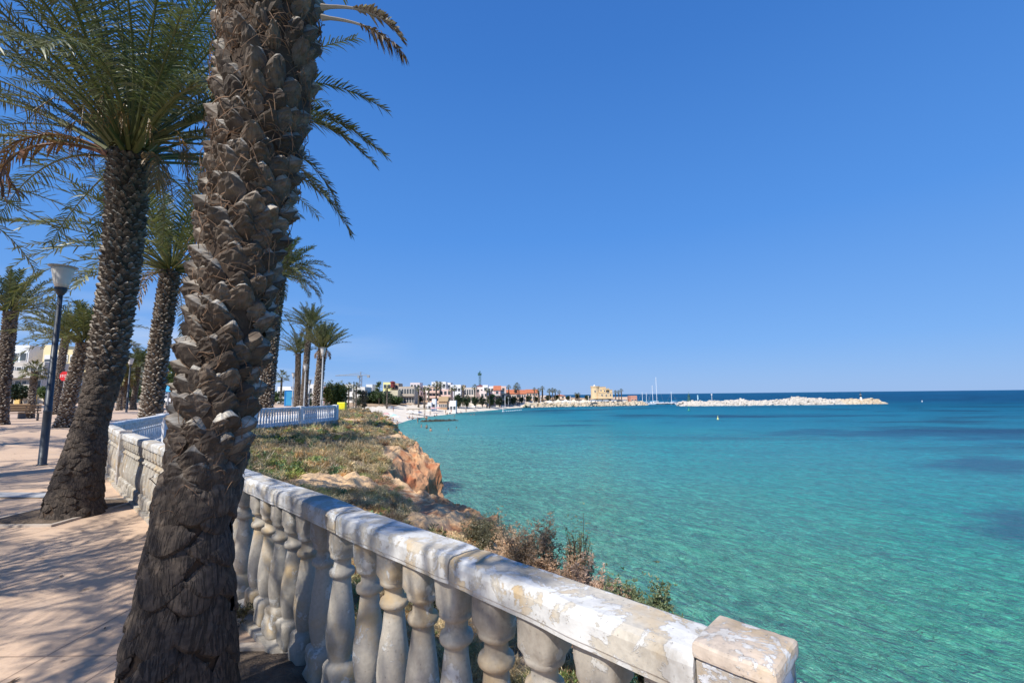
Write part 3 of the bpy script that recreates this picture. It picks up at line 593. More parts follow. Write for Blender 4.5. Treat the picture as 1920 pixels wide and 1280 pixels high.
def frond(g, p0, az, el, L, droop, nl, ll, lw, rg, col=GREEN, col2=GREEN2, r0=.022, seg=12, wind=(0, 0), bare_=.16, hang=.12, lift=.35, rach=None, curve=0., fine=True):
    s = np.linspace(0, 1, seg+1); e = el-droop*s**1.35; a = az+curve*s
    D = np.stack([np.cos(e)*np.cos(a), np.cos(e)*np.sin(a), np.sin(e)], -1); D[:, 0] += wind[0]*s; D[:, 1] += wind[1]*s; D /= np.linalg.norm(D, axis=1)[:, None]
    P = np.asarray(p0, float)+np.r_[[[0, 0, 0]], np.cumsum((D[:-1]+D[1:])/2*L/seg, axis=0)]
    rc = (col*.5+OLIVE*.7) if rach is None else rach
    g.tube(P, np.interp(s, [0, .08, .3, 1], [r0*1.7, r0, r0*.7, r0*.15]), 4 if not fine else 5, lc=rc)
    si = np.linspace(bare_, 1, nl); si = np.r_[si, si+.5/nl]; si = np.clip(si+rg.normal(0, .2/nl, len(si)), 0, 1); sd = np.r_[np.ones(nl), -np.ones(nl)]
    B = np.stack([np.interp(si, s, P[:, i]) for i in range(3)], -1); T = np.stack([np.interp(si, s, D[:, i]) for i in range(3)], -1)
    S_ = np.cross(T, UP); ln = np.linalg.norm(S_, axis=1)[:, None]; S_ = np.where(ln > .12, S_/np.maximum(ln, 1e-6), np.array([math.sin(az), -math.cos(az), 0])); N_ = np.cross(S_, T)
    fw = .42+.65*si**1.5+rg.normal(0, .09, len(si)); d = T*fw[:, None]+S_*(sd*.8)[:, None]+N_*(lift+rg.normal(0, .28, len(si)))[:, None]; d /= np.linalg.norm(d, axis=1)[:, None]
    l = ll*np.clip((si-bare_+.05)/.22, .25, 1)*(1-.55*si**2.5)*rg.uniform(.85, 1.1, len(si)); l = l[:, None]
    wv = np.cross(d, N_+.4*rg.normal(0, 1, N_.shape)); wv /= np.linalg.norm(wv, axis=1)[:, None]+1e-6; wv *= lw
    c = col+(col2-col)*rg.random((len(si), 1))**1.5; c = c*rg.uniform(.75, 1.25, (len(si), 1)); k = len(si); ar = np.arange(k)
    M1 = B+d*l*.35-UP*l*hang*.15; M2 = B+d*l*.72-UP*l*hang*.6; TP = B+d*l-UP*l*hang*1.4
    if fine:
        V = np.concatenate([B-wv*.35, B+wv*.35, M1-wv*.5, M1+wv*.5, M2-wv*.4, M2+wv*.4, TP])
        Q = np.r_[np.stack([ar, ar+k, ar+3*k, ar+2*k], -1), np.stack([ar+2*k, ar+3*k, ar+5*k, ar+4*k], -1)]; T_ = np.stack([ar+4*k, ar+5*k, ar+6*k], -1)
        g.add(V, Q, T_, lc=np.tile(c, (7, 1)))
    else:
        V = np.concatenate([B-wv*.4, B+wv*.4, M2+wv*.5, M2-wv*.5, TP]); g.add(V, np.stack([ar, ar+k, ar+2*k, ar+3*k], -1), np.stack([ar+3*k, ar+2*k, ar+4*k], -1), lc=np.tile(c, (5, 1)))
def crown(g, c, n, L, rg, el0=85, el1=-20, droop=(.7, 1.3), nl=45, ll=.42, lw=.026, fine=True, wind=(0, 0), rad=.14, col=GREEN, col2=GREEN2, r0=.022, hang=.12, az0=0, elpow=.9, filt=None):
    for i in range(n):
        f = ((i+.5)/n)**elpow; el = R_(el0+(el1-el0)*f+rg.normal(0, 5)); az = az0+i*2.39996+rg.normal(0, .12)
        if filt and not filt(az % (2*math.pi), math.degrees(el)): continue
        l = L*rg.uniform(.86, 1.08)*(1-.25*(1-f)**3); y = rg.random(); cc = col+(OLIVE-col)*(.35*y if f < .8 else .8*y)
        p = np.array(c)+np.array([math.cos(az)*rad*min(1, f*2), math.sin(az)*rad*min(1, f*2), (.5-f)*.28])
        frond(g, p, az, el, l, rg.uniform(*droop)*(.55+.6*f), nl, ll*rg.uniform(.9, 1.1), lw, rg, cc, col2, r0, wind=wind, hang=hang, curve=rg.normal(0, .22), fine=fine)
# --- the big foreground palm
rg = np.random.default_rng(11)
SPX = 1
sp1 = [(-1.545, 2.25, -.06, .35), (-1.545, 2.25, .15, .325), (-1.54, 2.25, .5, .285), (-1.54, 2.25, .8, .262), (-1.53, 2.25, 1.05, .245), (-1.50, 2.25, 1.25, .235), (-1.475, 2.25, 1.5, .235), (-1.455, 2.25, 1.75, .25), (-1.43, 2.25, 1.95, .255), (-1.41, 2.25, 2.3, .262), (-1.37, 2.25, 2.6, .268), (-1.345, 2.25, 2.9, .278), (-1.325, 2.25, 3.2, .298), (-1.315, 2.25, 3.6, .315), (-1.30, 2.25, 4.6, .30), (-1.28, 2.25, 5.9, .27)]
sp1 = [(a, b, c, d*f) for (a, b, c, d), f in zip(sp1, (.86, .86, .84, .78, .76, .75, .74, .73, .74, .77, .79, .79, .78, .78, .85, 1))]
sp1 = [(a+.02*min(1, max(0, (c-1)*2)), b, c, d) for a, b, c, d in sp1]
t = empty('palm_tree', (-1.545, 2.25, 0), 'huge rough barked date palm trunk filling the foreground, leaning slightly right', 'palm tree')
def sub(g, name, mat, t, smooth=False):
    o = g.build(name, mat, t, smooth); o.matrix_parent_inverse = Matrix.Translation(-t.location) if t.rotation_euler.z == 0 else t.matrix_world.inverted(); return o
g = G(); trunk(g, sp1, .118, .112, .045, 8, 7, .74, 3, oldz=1.02, oldblend=.5, top_rough=3.0, nside=40); sub(g, 'trunk', BARK, t, False)
g = G()
for i in range(2600):      # loose fibre between the boots
    hz = rg.uniform(0, 1)**.55*3.6+1.0; ph = rg.uniform(0, 6.283); P, R, _, L_ = spine_at(sp1, np.array([min(1, (hz+.06)/5.96)])); r = R[0]+rg.uniform(-.045, .012)
    a = ph+rg.normal(0, .35)*np.linspace(0, 1, 5); ln = rg.uniform(.04, .2); dz = np.linspace(0, ln*rg.uniform(-1, .9), 5); rr2 = r+.02*np.sin(np.linspace(0, 3.14, 5))*rg.random()
    g.tube(np.c_[P[0, 0]+np.cos(a)*rr2, P[0, 1]+np.sin(a)*rr2, P[0, 2]+dz+.012*np.sin(np.linspace(0, rg.uniform(2, 7), 5))], rg.uniform(.0009, .0028), 3)
sub(g, 'fibre', FIBRE, t)
g = G(); crown(g, (-1.28, 2.25, 6.1), 36, 3.1, rg, 84, 26, (.45, .75), 40, .40, .022, True, rad=.2, filt=lambda a, e: not (2.75 < a < 4.95 and e < 66))
sub(g, 'crown', FOL, t)
def dead_at(t, p0, az, el, L, droop, seed, col=DEAD, col2=GREYD, nl=40, ll=.2, lw=.02, r0=.014, name='dead_frond', **k):
    g = G(); frond(g, p0, az, el, L, droop, nl, ll, lw, np.random.default_rng(seed), col, col2, r0, hang=k.pop('hang', .5), lift=k.pop('lift', .1), rach=k.pop('rach', GREYD*1.0), **k); return sub(g, name, FOL, t)
q0 = atY(603, 14, 2.2); q1 = atY(603, 33, 2.15)
dead_at(t, q0, R_(-4), R_(0), .52, 1.1, 1, np.array([.16, .11, .075]), np.array([.52, .47, .42]), nl=52, ll=.085, lw=.014, r0=.011, bare_=.34, hang=.15, lift=.55)
dead_at(t, q1, R_(2), R_(-4), .50, .9, 2, np.array([.12, .08, .05]), np.array([.36, .30, .25]), nl=46, ll=.085, lw=.013, r0=.010, bare_=.40, hang=.5, lift=-.1)
# --- second palm by the railing
sp2 = [(-6.18, 6.63, -.05, .50), (-6.2, 6.63, .12, .455), (-6.17, 6.63, .45, .40), (-6.12, 6.63, .85, .34), (-6.07, 6.63, 1.25, .305), (-5.98, 6.63, 1.7, .305), (-5.92, 6.63, 2.1, .325), (-5.88, 6.63, 2.8, .325), (-5.84, 6.63, 3.6, .335), (-5.84, 6.63, 4.4, .36), (-5.86, 6.63, 5.1, .38), (-5.86, 6.63, 5.35, .34)]
sp2 = [(a, b, c, d*(.76 if c < 1 else .70)) for a, b, c, d in sp2]
t = empty('palm_tree', (-6.18, 6.63, 0), 'thick date palm leaning over the railing just left of the foreground trunk, full drooping crown', 'palm tree')
g = G(); trunk(g, sp2, .095, .085, .040, 6, 5, .72, 8, oldz=1.5, oldblend=.8, nside=36); sub(g, 'trunk', BARK, t)
rg = np.random.default_rng(21)
g = G()
crown(g, (-5.86, 6.63, 5.45), 100, 3.7, rg, 84, 14, (.70, 1.25), 80, .37, .0175, True, rad=.24, hang=.3, r0=.026, elpow=.85, col=GREEN*.95,
      filt=lambda a, e: not (e < 40 and (a > 5.9 or a < 1.1)) and not (e < 38 and 3.6 < a < 4.65))
gs = G()
for i in range(16):      # old fruit stalks hanging among the frond bases
    a_ = i*2.4+.5; p_ = np.array([-5.86+.2*math.cos(a_), 6.63+.2*math.sin(a_), 5.5]); L_ = rg.uniform(.5, .95); d_ = np.array([math.cos(a_), math.sin(a_), 0.])
    q_ = [p_, p_+d_*L_*.45+UP*L_*.35, p_+d_*L_*.8+UP*L_*.30, p_+d_*L_-UP*L_*.02]; gs.tube(q_, [.014, .011, .008, .004], 4, lc=np.array([.34, .20, .05]))
    for k_ in range(16): e_ = q_[3]+rg.normal(0, .07, 3)-UP*rg.uniform(.05, .3); gs.tube([q_[2]+(q_[3]-q_[2])*rg.random(), e_], .0035, 3, lc=np.array([.28, .16, .05]))
# arching fronds that come out right of the big trunk
for az, el, L, dr, sd in ((8, 36, 4.05, 1.45, 1), (7, 40, 3.8, 1.5, 11), (-3, 26, 4.0, 1.35, 2), (-2, 30, 3.8, 1.4, 12), (18, 32, 3.5, 1.9, 3), (28, 20, 3.6, 1.5, 4), (2, 14, 3.3, 1.3, 5), (12, 52, 4.2, 1.5, 6)):
    frond(g, (-5.7, 6.6, 5.5), R_(az), R_(el), L, dr, 120, .36, .020, np.random.default_rng(sd), GREEN*.8, GREEN2, .02, bare_=.2)
sub(g, 'crown', FOL, t)
sub(gs, 'fruit_stalks', FOL, t)
dead_at(t, (-6.15, 6.55, 5.35), R_(205), R_(30), 1.9, 3.0, 5, np.array([.16, .075, .04]), np.array([.26, .15, .09]), nl=46, ll=.34, lw=.022, r0=.02, rach=np.array([.22, .11, .06]))
dead_at(t, (-6.1, 6.5, 5.3), R_(215), R_(10), 1.7, 2.2, 6, np.array([.18, .08, .04]), np.array([.24, .13, .08]), nl=20, ll=.2, lw=.05, r0=.03, rach=np.array([.25, .11, .06]))
dead_at(t, (-5.55, 6.5, 5.25), R_(-30), R_(5), 1.0, 2.3, 7, np.array([.20, .12, .05]), np.array([.30, .2, .1]), nl=30, ll=.28, lw=.022, r0=.02, rach=np.array([.25, .15, .06]))
def palm(px, Y, py_top, w0, w1, Lf, n, label, seed, px_top=None, bw=.16, bh=.13, pr=.05, el=(84, -15), droop=(.8, 1.4), nl=44, ll=.42, lw=.038, wind=(0, 0), fine=False, group=None, xz=None, colr=GREEN, c2=GREEN2, oldz=0, ztop=None, skirt=0, elpow=.9):
    x = Xof(px, Y) if xz is None else xz; z0 = land_z(x, Y); xt = Xof(px_top, Y) if px_top is not None else x; zt = Zof(py_top, px_top or px, Y) if ztop is None else ztop
    ct = math.cos(math.atan2(abs(x), Y))*.95 if xz is None else .9; w0 *= ct; w1 *= ct
    t = empty('palm_tree', (x, Y, z0), label, 'palm tree', group); h = zt-z0; rg = np.random.default_rng(seed)
    sp = [(x+(xt-x)*f**1.5, Y, z0-.05+h*f, (w0+(w1-w0)*min(1, f*1.3))*(1+.35*max(0, 1-f*8))/2) for f in np.linspace(0, 1, 9)]
    g = G(); trunk(g, sp, bw, bh, pr, 4, 3, .78, seed, oldz=oldz, nside=14); sub(g, 'trunk', BARK, t)
    g = G(); crown(g, (xt, Y, zt+.08), n, Lf, rg, el[0], el[1], droop, nl, ll, lw, fine, wind, rad=w1*.4, r0=.03, col=colr, col2=c2, elpow=elpow)
    for i in range(skirt): frond(g, (xt, Y, zt-.1), rg.uniform(0, 6.28), R_(-10), Lf*.5, 1.4, nl//2, ll*.8, lw, rg, DEAD, DEAD*1.4, .03, fine=False, hang=.4)
    sub(g, 'crown', FOL, t); return t, g
RG = 'palms along the promenade'
palm(285, 16.6, 505, .98, .86, 4.9, 62, 'tall date palm behind the far end of the railing, seen between the two big trunks', 31, px_top=302, bw=.15, bh=.13, pr=.06, el=(85, 0), droop=(.9, 1.5), nl=44, ll=.55, lw=.04, group=RG, c2=np.array([.22, .21, .06]), fine=True, skirt=5)
palm(499, 26, 515, .98, .9, 2.7, 62, 'date palm mostly hidden behind the foreground trunk, its trunk edge showing over the white balustrade', 32, px_top=513, bw=.17, bh=.15, pr=.07, nl=48, ll=.45, lw=.035, group=RG, el=(85, 5))
palm(5, 24, 582, 1.0, .95, 2.6, 50, 'date palm cut by the left edge of the picture', 33, px_top=2, el=(85, 10), droop=(.5, 1.), nl=34, group=RG)
palm(127, 22.6, 640, .98, .85, 2.5, 50, 'squat date palm with an arching crown behind the near lamp post', 34, px_top=148, el=(85, 12), droop=(.5, 1.2), nl=34, group=RG, c2=np.array([.2, .2, .06]))
palm(106, 35, 632, .85, .75, 3.6, 36, 'slender palm half hidden by the near lamp post', 35, px_top=112, el=(80, 5), droop=(.9, 1.5), group=RG)
palm(252, 46, 685, .72, .62, 2.2, 42, 'palm with a grey trunk just right of the second lamp post', 36, px_top=256, group=RG, el=(85, 0))
palm(226, 44, 705, .6, .6, 1.8, 36, 'short shaggy palm left of the second lamp post', 37, group=RG, skirt=14, c2=YEL)
palm(236, 47, 712, .75, .7, 1.6, 30, 'stout palm just behind the second lamp post, its skirt still on', 38, group=RG, skirt=10)
palm(211, 50, 716, .6, .6, 1.8, 30, 'low palm at the edge of the second big trunk', 39, group=RG, skirt=8)
palm(558, 56, 662, .95, .75, 3.2, 42, 'shorter of the two palms growing close together beside the blue toilet cabin', 40, px_top=556, group=RG, wind=(-.3, 0), el=(85, 20), droop=(.5, 1.0))
palm(570, 55, 612, 1.0, .8, 3.1, 60, 'taller of the two palms growing close together beside the blue toilet cabin', 41, px_top=575, group=RG, wind=(-.35, 0), el=(85, 25), droop=(.4, .9), skirt=3)
palm(594, 46, 652, 1.05, .95, 2.9, 70, 'windblown date palm behind the lamp at the end of the white balustrade', 42, px_top=602, group=RG, el=(88, 35), droop=(.1, .7), skirt=8, wind=(.12, 0), bw=.22, bh=.2, pr=.1)
# fan palm by the yellow wall
def fan_palm(px, Y, py_top, R1, label, seed, tr=.2, group=None, n=22):
    Y = back(px, Y, 12)
    x = Xof(px, Y); z0 = land_z(x, Y); zt = Zof(py_top, px, Y); t = empty('fan_palm', (x, Y, z0), label, 'palm tree', group); rg = np.random.default_rng(seed)
    g = G(); trunk(g, [(x, Y, z0-.05, tr*1.3), (x, Y, z0+(zt-z0)*.4, tr), (x, Y, zt, tr*.9)], .16, .14, .05, 3, 3, .8, seed, nside=10); sub(g, 'trunk', BARK, t)
    g = G()
    for i in range(n):
        az = i*2.4; el = R_(80-115*(i/n)); d = np.array([math.cos(az)*math.cos(el), math.sin(az)*math.cos(el), math.sin(el)]); c = np.array([x, Y, zt]); e = c+d*R1*.55
        g.tube([c, (c+e)/2+UP*.03, e], .012*max(1, R1), 3, lc=OLIVE)
        s = np.cross(d, UP+.01); s /= np.linalg.norm(s); k = 18
        for j in range(k):
            a = (j/(k-1)-.5)*3.6; dd_ = d*math.cos(a)+s*math.sin(a)-UP*.25*abs(math.sin(a)); l = R1*.5*rg.uniform(.85, 1.05); wv = np.cross(dd_, UP+.01); wv = wv/np.linalg.norm(wv)*R1*.028
            g.add(np.array([e, e+dd_*l*.55-wv, e+dd_*l*.55+wv, e+dd_*l-UP*l*.25]), None, [[0, 1, 2], [1, 3, 2]], lc=(GREEN+(YEL-GREEN)*rg.random()*.5)*1.2)
    sub(g, 'crown', FOL, t)
fan_palm(61, 30, 697, .95, 'small fan palm on a thin trunk in front of the yellow garden wall', 51)
# palms standing outside the frame that shade the pavement, and the one whose frond tips hang in at the left edge
for (x, y, zt, L, sd, lab) in ((-12.3, 7.6, 5.7, 3.7, 61, 'date palm beyond the left edge, its drooping frond tips hanging into the picture'),
                           (-7.6, .2, 4.4, 3.4, 66, 'date palm outside the picture whose crown shades the near paving'),
           (-14.2, 3.6, 5.8, 3.5, 67, 'date palm outside the picture whose crown shades the paving before the lamp'),
           (-4.4, -1.7, 4.4, 3.3, 62, 'date palm outside the picture that shades the pavement beside the foreground trunk'),
                           (-11.6, .6, 5.8, 3.4, 63, 'date palm outside the picture that shades the pavement at the left'),
                           (-19.5, 11.5, 5.6, 3.6, 64, 'date palm outside the picture that shades the pavement behind the near lamp'),
                           (-26., 17.5, 5.6, 3.4, 65, 'date palm outside the picture that shades the far pavement at the left')):
    palm(0, y, 0, .8, .66, L, 36, lab, sd, xz=x, ztop=zt, el=(85, 5), nl=44, ll=.40, lw=.026, bw=.2, bh=.17)

# ------------------------------------------------------------------ lamps
def lamp(px, Y, py_top, label, mat=POLE, xz=None, h=None):
    x = Xof(px, Y) if xz is None else xz; z0 = land_z(x, Y); h = h or Zof(py_top, px, Y)-z0
    t = empty('street_lamp', (x, Y, z0), label, 'street lamp', 'street lamps along the promenade'); k = h/4.87
    g = G(); g.lathe([(.105, 0), (.105, .02), (.082, .03), (.080, 1.25), (.084, 1.26), (.084, 1.30), (.075, 1.31), (.048, h-.72)], 16); g.build('pole', mat, t, True)
    g = G(); g.lathe([(.048, h-.74), (.075, h-.70), (.115, h-.62), (.125, h-.56), (.115, h-.53)], 18); g.build('collar', mat, t, True)
    g = G(); g.lathe([(.115, h-.53), (.15, h-.44), (.185, h-.25), (.215, h-.09), (.23, h-.03)], 24); g.build('lamp_shade', LAMPG, t, True)
    g = G(); g.lathe([(.235, h-.03), (.285, h-.012), (.288, h+.005), (.2, h+.02), (.03, h+.04)], 24); g.build('lamp_lid', GREYP, t, True)
    return t
lamp(0, 11.15, 0, 'dark street lamp with a frosted cup shade nearest the camera at the left', xz=-11.28, h=4.87)
lamp(240, 40, 672, 'thin street lamp seen between the second trunk and the palm behind it')
lamp(268, 48, 697, 'small distant street lamp against the left side of the palm behind the railing', GREYP)
lamp(603, 37, 652, 'pale street lamp in front of the windblown palm', GREYP)
lamp(571, 46, 683, 'pale street lamp right of the pair of palms', GREYP)
lamp(549, 60, 699, 'faint street lamp left of the pair of palms', GREYP)
lamp(580, 62, 712, 'small street lamp between the pair of palms and the windblown palm', GREYP)

# ------------------------------------------------------------------ scrub
def blades(g, C, N, ln, wd, cols, rg, up=.5, curl=.3, spread=1.):
    """N twigs around every centre in C (k,3)"""
    k = len(C)*N; c = np.repeat(C, N, axis=0); L = np.repeat(ln, N)*rg.uniform(.45, 1.15, k); W = np.repeat(wd, N); cc = np.repeat(cols, N, axis=0)*rg.uniform(.6, 1.35, (k, 1))
    d = rg.normal(0, 1, (k, 3)); d[:, 2] = np.abs(d[:, 2])*.8+up; d /= np.linalg.norm(d, axis=1)[:, None]
    s = rg.normal(0, 1, (k, 3)); s = np.cross(d, s); s /= np.linalg.norm(s, axis=1)[:, None]+1e-6; s *= W[:, None]
    b = c+d*(L*rg.uniform(0, .45, k)*spread)[:, None]; m = b+d*(L*.5)[:, None]; e = b+d*L[:, None]+rg.normal(0, 1, (k, 3))*(L*curl)[:, None]; e[:, 2] -= L*curl*.2
    a = np.arange(k); V = np.concatenate([b-s*.5, b+s*.5, m+s, m-s, e]); g.add(V, np.stack([a, a+k, a+2*k, a+3*k], -1), np.stack([a+3*k, a+2*k, a+4*k], -1), lc=np.tile(cc, (5, 1)))
rg = np.random.default_rng(77)
N0 = 4300; t_ = rg.uniform(.9, 17.9, N0); v_ = rg.uniform(.04, 1.03, N0)
wgt = np.interp(t_, [1, 5, 8, 12, 17], [.45, .7, 1, 1, 1]); keep = rg.random(N0) < wgt; t_, v_ = t_[keep], v_[keep]
P = slope_pt(t_, v_); b = bare(P); dist = np.hypot(P[:, 0], P[:, 1]); open_ = fbm(P*np.array([1, 1, 0]), 3, .7)
ok = (b < .35+.5*(rg.random(len(P)) < .12)) & (open_ > -.36) & (v_ < 1.0+.03*rg.normal(0, 1, len(P))); ok &= ~((v_ > .84+.05*rg.normal(0, 1, len(P))) & (t_ > 4.2) & (t_ < 8.6)); P, dist, v_ = P[ok], dist[ok], v_[ok]
gw = np.zeros(len(P))
for cx, cy, r, s in ((-7.8, 13.2, 2.2, 1.), (-10.2, 20.5, 1.4, 1.), (-11.5, 27, 3.2, .75), (-10.5, 34, 3., .8), (-9, 24, 1.6, .5), (-12, 17.5, 1.2, .5), (-2.0, 10.2, .8, .6), (-.1, 5.9, .7, .5), (-1.2, 4.6, .7, .6), (-3.4, 7.5, .7, .4), (-14, 42, 3, .7), (.3, 3.3, .5, .6), (-.3, 7.3, .6, .5)):
    gw = np.maximum(gw, s*np.exp(-((P[:, 0]-cx)**2+(P[:, 1]-cy)**2)/(r*r)))
z1 = fbm(P+3, 3, .8)
kind = np.where(rg.random(len(P)) < gw*.66, 1, 0); n_ = len(P)
pick = rg.random(n_)+z1*.6
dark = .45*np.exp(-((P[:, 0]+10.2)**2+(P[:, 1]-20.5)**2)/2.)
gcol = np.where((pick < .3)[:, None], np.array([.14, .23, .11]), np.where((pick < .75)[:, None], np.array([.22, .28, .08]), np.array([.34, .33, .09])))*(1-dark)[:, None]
dcol = np.select([(pick < .05)[:, None], (pick < .35)[:, None], (pick < .62)[:, None], (pick < .8)[:, None]], [np.array([.22, .12, .06]), np.array([.42, .33, .22]), np.array([.62, .48, .28]), np.array([.36, .33, .16])], np.array([.50, .30, .13]))*np.ones((n_, 1))
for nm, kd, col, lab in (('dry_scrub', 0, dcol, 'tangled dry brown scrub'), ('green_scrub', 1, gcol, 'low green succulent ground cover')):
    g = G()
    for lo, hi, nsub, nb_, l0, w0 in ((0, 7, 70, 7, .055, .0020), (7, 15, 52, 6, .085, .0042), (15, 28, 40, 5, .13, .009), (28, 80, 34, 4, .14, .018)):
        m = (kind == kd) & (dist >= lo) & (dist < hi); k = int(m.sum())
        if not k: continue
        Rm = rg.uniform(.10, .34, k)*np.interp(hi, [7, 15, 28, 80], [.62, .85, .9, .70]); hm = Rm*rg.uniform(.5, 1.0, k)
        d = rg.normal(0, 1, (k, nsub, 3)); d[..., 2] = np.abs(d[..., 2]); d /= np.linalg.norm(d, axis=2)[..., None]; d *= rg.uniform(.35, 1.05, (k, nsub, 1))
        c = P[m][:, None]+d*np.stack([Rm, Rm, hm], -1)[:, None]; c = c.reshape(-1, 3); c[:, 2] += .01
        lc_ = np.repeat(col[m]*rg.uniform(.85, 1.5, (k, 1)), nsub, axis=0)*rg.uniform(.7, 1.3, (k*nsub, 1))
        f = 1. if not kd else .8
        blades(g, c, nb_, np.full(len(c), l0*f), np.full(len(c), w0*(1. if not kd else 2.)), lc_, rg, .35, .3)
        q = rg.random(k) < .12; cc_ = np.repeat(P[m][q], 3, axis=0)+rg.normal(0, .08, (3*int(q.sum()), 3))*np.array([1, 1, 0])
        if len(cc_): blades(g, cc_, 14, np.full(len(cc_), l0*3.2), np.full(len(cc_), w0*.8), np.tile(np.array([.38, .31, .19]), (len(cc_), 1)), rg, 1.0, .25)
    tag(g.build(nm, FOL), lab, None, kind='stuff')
def bush(p, r, h, label, seed, col, n=900, ll=.06, lw=.006, stems=14, cat='bush', twiggy=False, name='bush', tall=None):
    rg = np.random.default_rng(seed); t = empty(name, tuple(p), label, cat); p = np.zeros(3); g = G(); tips = []
    for i in range(stems):
        az = rg.uniform(0, 6.28); e = p+np.array([math.cos(az)*r*rg.uniform(.2, .95), math.sin(az)*r*rg.uniform(.2, .95), h*rg.uniform(.5, 1.1)]); m = (p+e)/2+rg.normal(0, .06*r, 3)
        g.tube([p, m, e], [.008*h/.5, .005*h/.5, .002*h/.5], 4, lc=np.array([.13, .09, .06])); tips += [m, e, (m+e)/2]
        for q in range(3):
            e2 = e+rg.normal(0, .22, 3)*np.array([r, r, h*.6]); b2 = m+(e-m)*rg.random(); g.tube([b2, (b2+e2)/2+rg.normal(0, .02*r, 3), e2], [.003*h/.5, .002*h/.5, .0012*h/.5], 3, lc=np.array([.15, .11, .08])); tips += [e2, (b2+e2)/2]
    g.build('stem', FOL, t)
    g = G(); T = np.array(tips); c = T[rg.integers(0, len(T), n)]+rg.normal(0, .07 if twiggy else .13, (n, 3))*np.array([r, r, h]); c[:, 2] = np.abs(c[:, 2])
    blades(g, c, 6, np.full(n, ll), np.full(n, lw), np.tile(col, (n, 1)), rg, .3, .2); g.build('foliage', FOL, t); return t
def dr(px, py, Y): return atY(px, py, Y)
for i_, (px_, py_, Y_, r_, h_, c_, tw_, lab_) in enumerate((
    (1200, 1230, 2.75, .17, .40, (.085, .10, .05), False, 'dark green bush at the right end of the scrub, just over the coping'),
    (1150, 1215, 2.85, .17, .40, (.30, .20, .14), True, 'russet dry bush next left of the dark green bush'),
    (1100, 1190, 2.95, .18, .42, (.32, .22, .16), True, 'reddish brown dry bush second left of the dark green bush'),
    (1088, 1160, 3.2, .10, .62, (.11, .12, .07), True, 'thin dark upright twigs sticking up out of the dry bushes'),
    (1050, 1165, 3.1, .18, .42, (.30, .20, .13), True, 'dense brown dry bush in the middle of the coping line'),
    (1000, 1140, 3.3, .20, .55, (.17, .12, .08), True, 'tall bare twiggy bush against the water where the cliff meets the railing'),
    (965, 1110, 3.5, .18, .44, (.31, .22, .15), True, 'pale brown bush beside the tall twiggy one'),
    (1240, 1240, 2.7, .12, .30, (.10, .12, .06), False, 'small green sprig rightmost over the coping'))):
    bush(dr(px_, py_, Y_)-np.array([0, 0, .15]), r_, h_, lab_, i_+1, np.array(c_)*2.1, 5200 if r_ > .11 else 700, .020 if tw_ else .022, .0022 if tw_ else .004, 30 if tw_ else 22, twiggy=tw_)
bush(dr(905, 1020, 7.6)-np.array([0, 0, .1]), .33, .38, 'grey green bush on the cliff edge above the ledge', 5, np.array([.16, .15, .09]), 1500, .04, .004, 20)
bush(dr(805, 1165, 3.4), .16, .42, 'fresh green weed seen between the balusters', 6, np.array([.09, .17, .03]), 700, .035, .004, 14, 'weed', name='weed')
bush((-1.95, 3.42, 0.0), .12, .13, 'small dry weed on the promenade against the baluster feet', 7, np.array([.11, .10, .05]), 160, .03, .003, 10, 'weed', name='weed', twiggy=True)
bush(dr(628, 760, 62), 1.6, 2.0, 'round yellow green bush behind the yellow bin', 8, np.array([.13, .15, .035]), 2200, .3, .05, 20)

# ------------------------------------------------------------------ small things on the promenade
BLUE = M_('blue_plastic', (.02, .24, .60), .4, var=.15); LBLUE = M_('pale_blue_panel', (.08, .45, .78), .4, var=.1); YELP = M_('yellow_plastic', (.85, .78, .02), .45, var=.08)
RED = M_('red_paint', (.62, .02, .02), .4, var=.1); BIND = M_('dark_bin_plastic', (.04, .045, .05), .5, var=.2)
x = Xof(542, 64); z = land_z(x, 64); t = empty('portable_toilet', (x, 64, z), 'blue portable toilet cabin beside the pair of palms', 'portable toilet', rz=.5)
g = G(); g.box((0, 0, 1.08), (1.1, 1.1, 2.16)); g.build('cabin', BLUE, t)
g = G(); g.box((0, -.56, 1.05), (.72, .03, 1.9)); d = g.build('door', LBLUE, t); g = G(); g.box((.28, -.59, 1.1), (.05, .03, .16)); g.build('handle', BIND, d)
for k in range(3): g = G(); g.box((.57, 0, .5+k*.62), (.03, .8, .3)); g.build('side_panel', LBLUE, t)
g = G(); g.box((0, 0, 2.22), (1.16, 1.16, .10), taper=.9); g.box((0, 0, 2.30), (.8, .8, .08), taper=.6); g.build('roof', WHITE, t)
x = Xof(642, 52); z = Zof(771, 642, 52); t = empty('waste_bin', (x, 52, z), 'bright yellow waste bin at the end of the white balustrade', 'bin')
g = G(); g.box((0, 0, .52), (.82, .6, .84), taper=1.05); g.build('body', YELP, t); g = G(); g.box((0, 0, .98), (.9, .66, .08), taper=.92); g.build('lid', YELP, t)
for sx in (-.3, .3): g = G(); g.box((sx, 0, .06), (.08, .5, .14)); g.build('foot', BIND, t)
for px, Y, py, lab in ((115, 44, 742, 'dark litter bin between the two left palm trunks'),):
    x = Xof(px, Y); z = land_z(x, Y); t = empty('litter_bin', (x, Y, z), lab, 'bin')
    g = G(); g.lathe([(.28, .05), (.36, .08), (.38, .95), (.36, 1.0)], 14); g.build('body', BIND, t, True); g = G(); g.lathe([(.40, 1.0), (.40, 1.08), (.25, 1.2)], 14); g.build('lid', BIND, t, True)
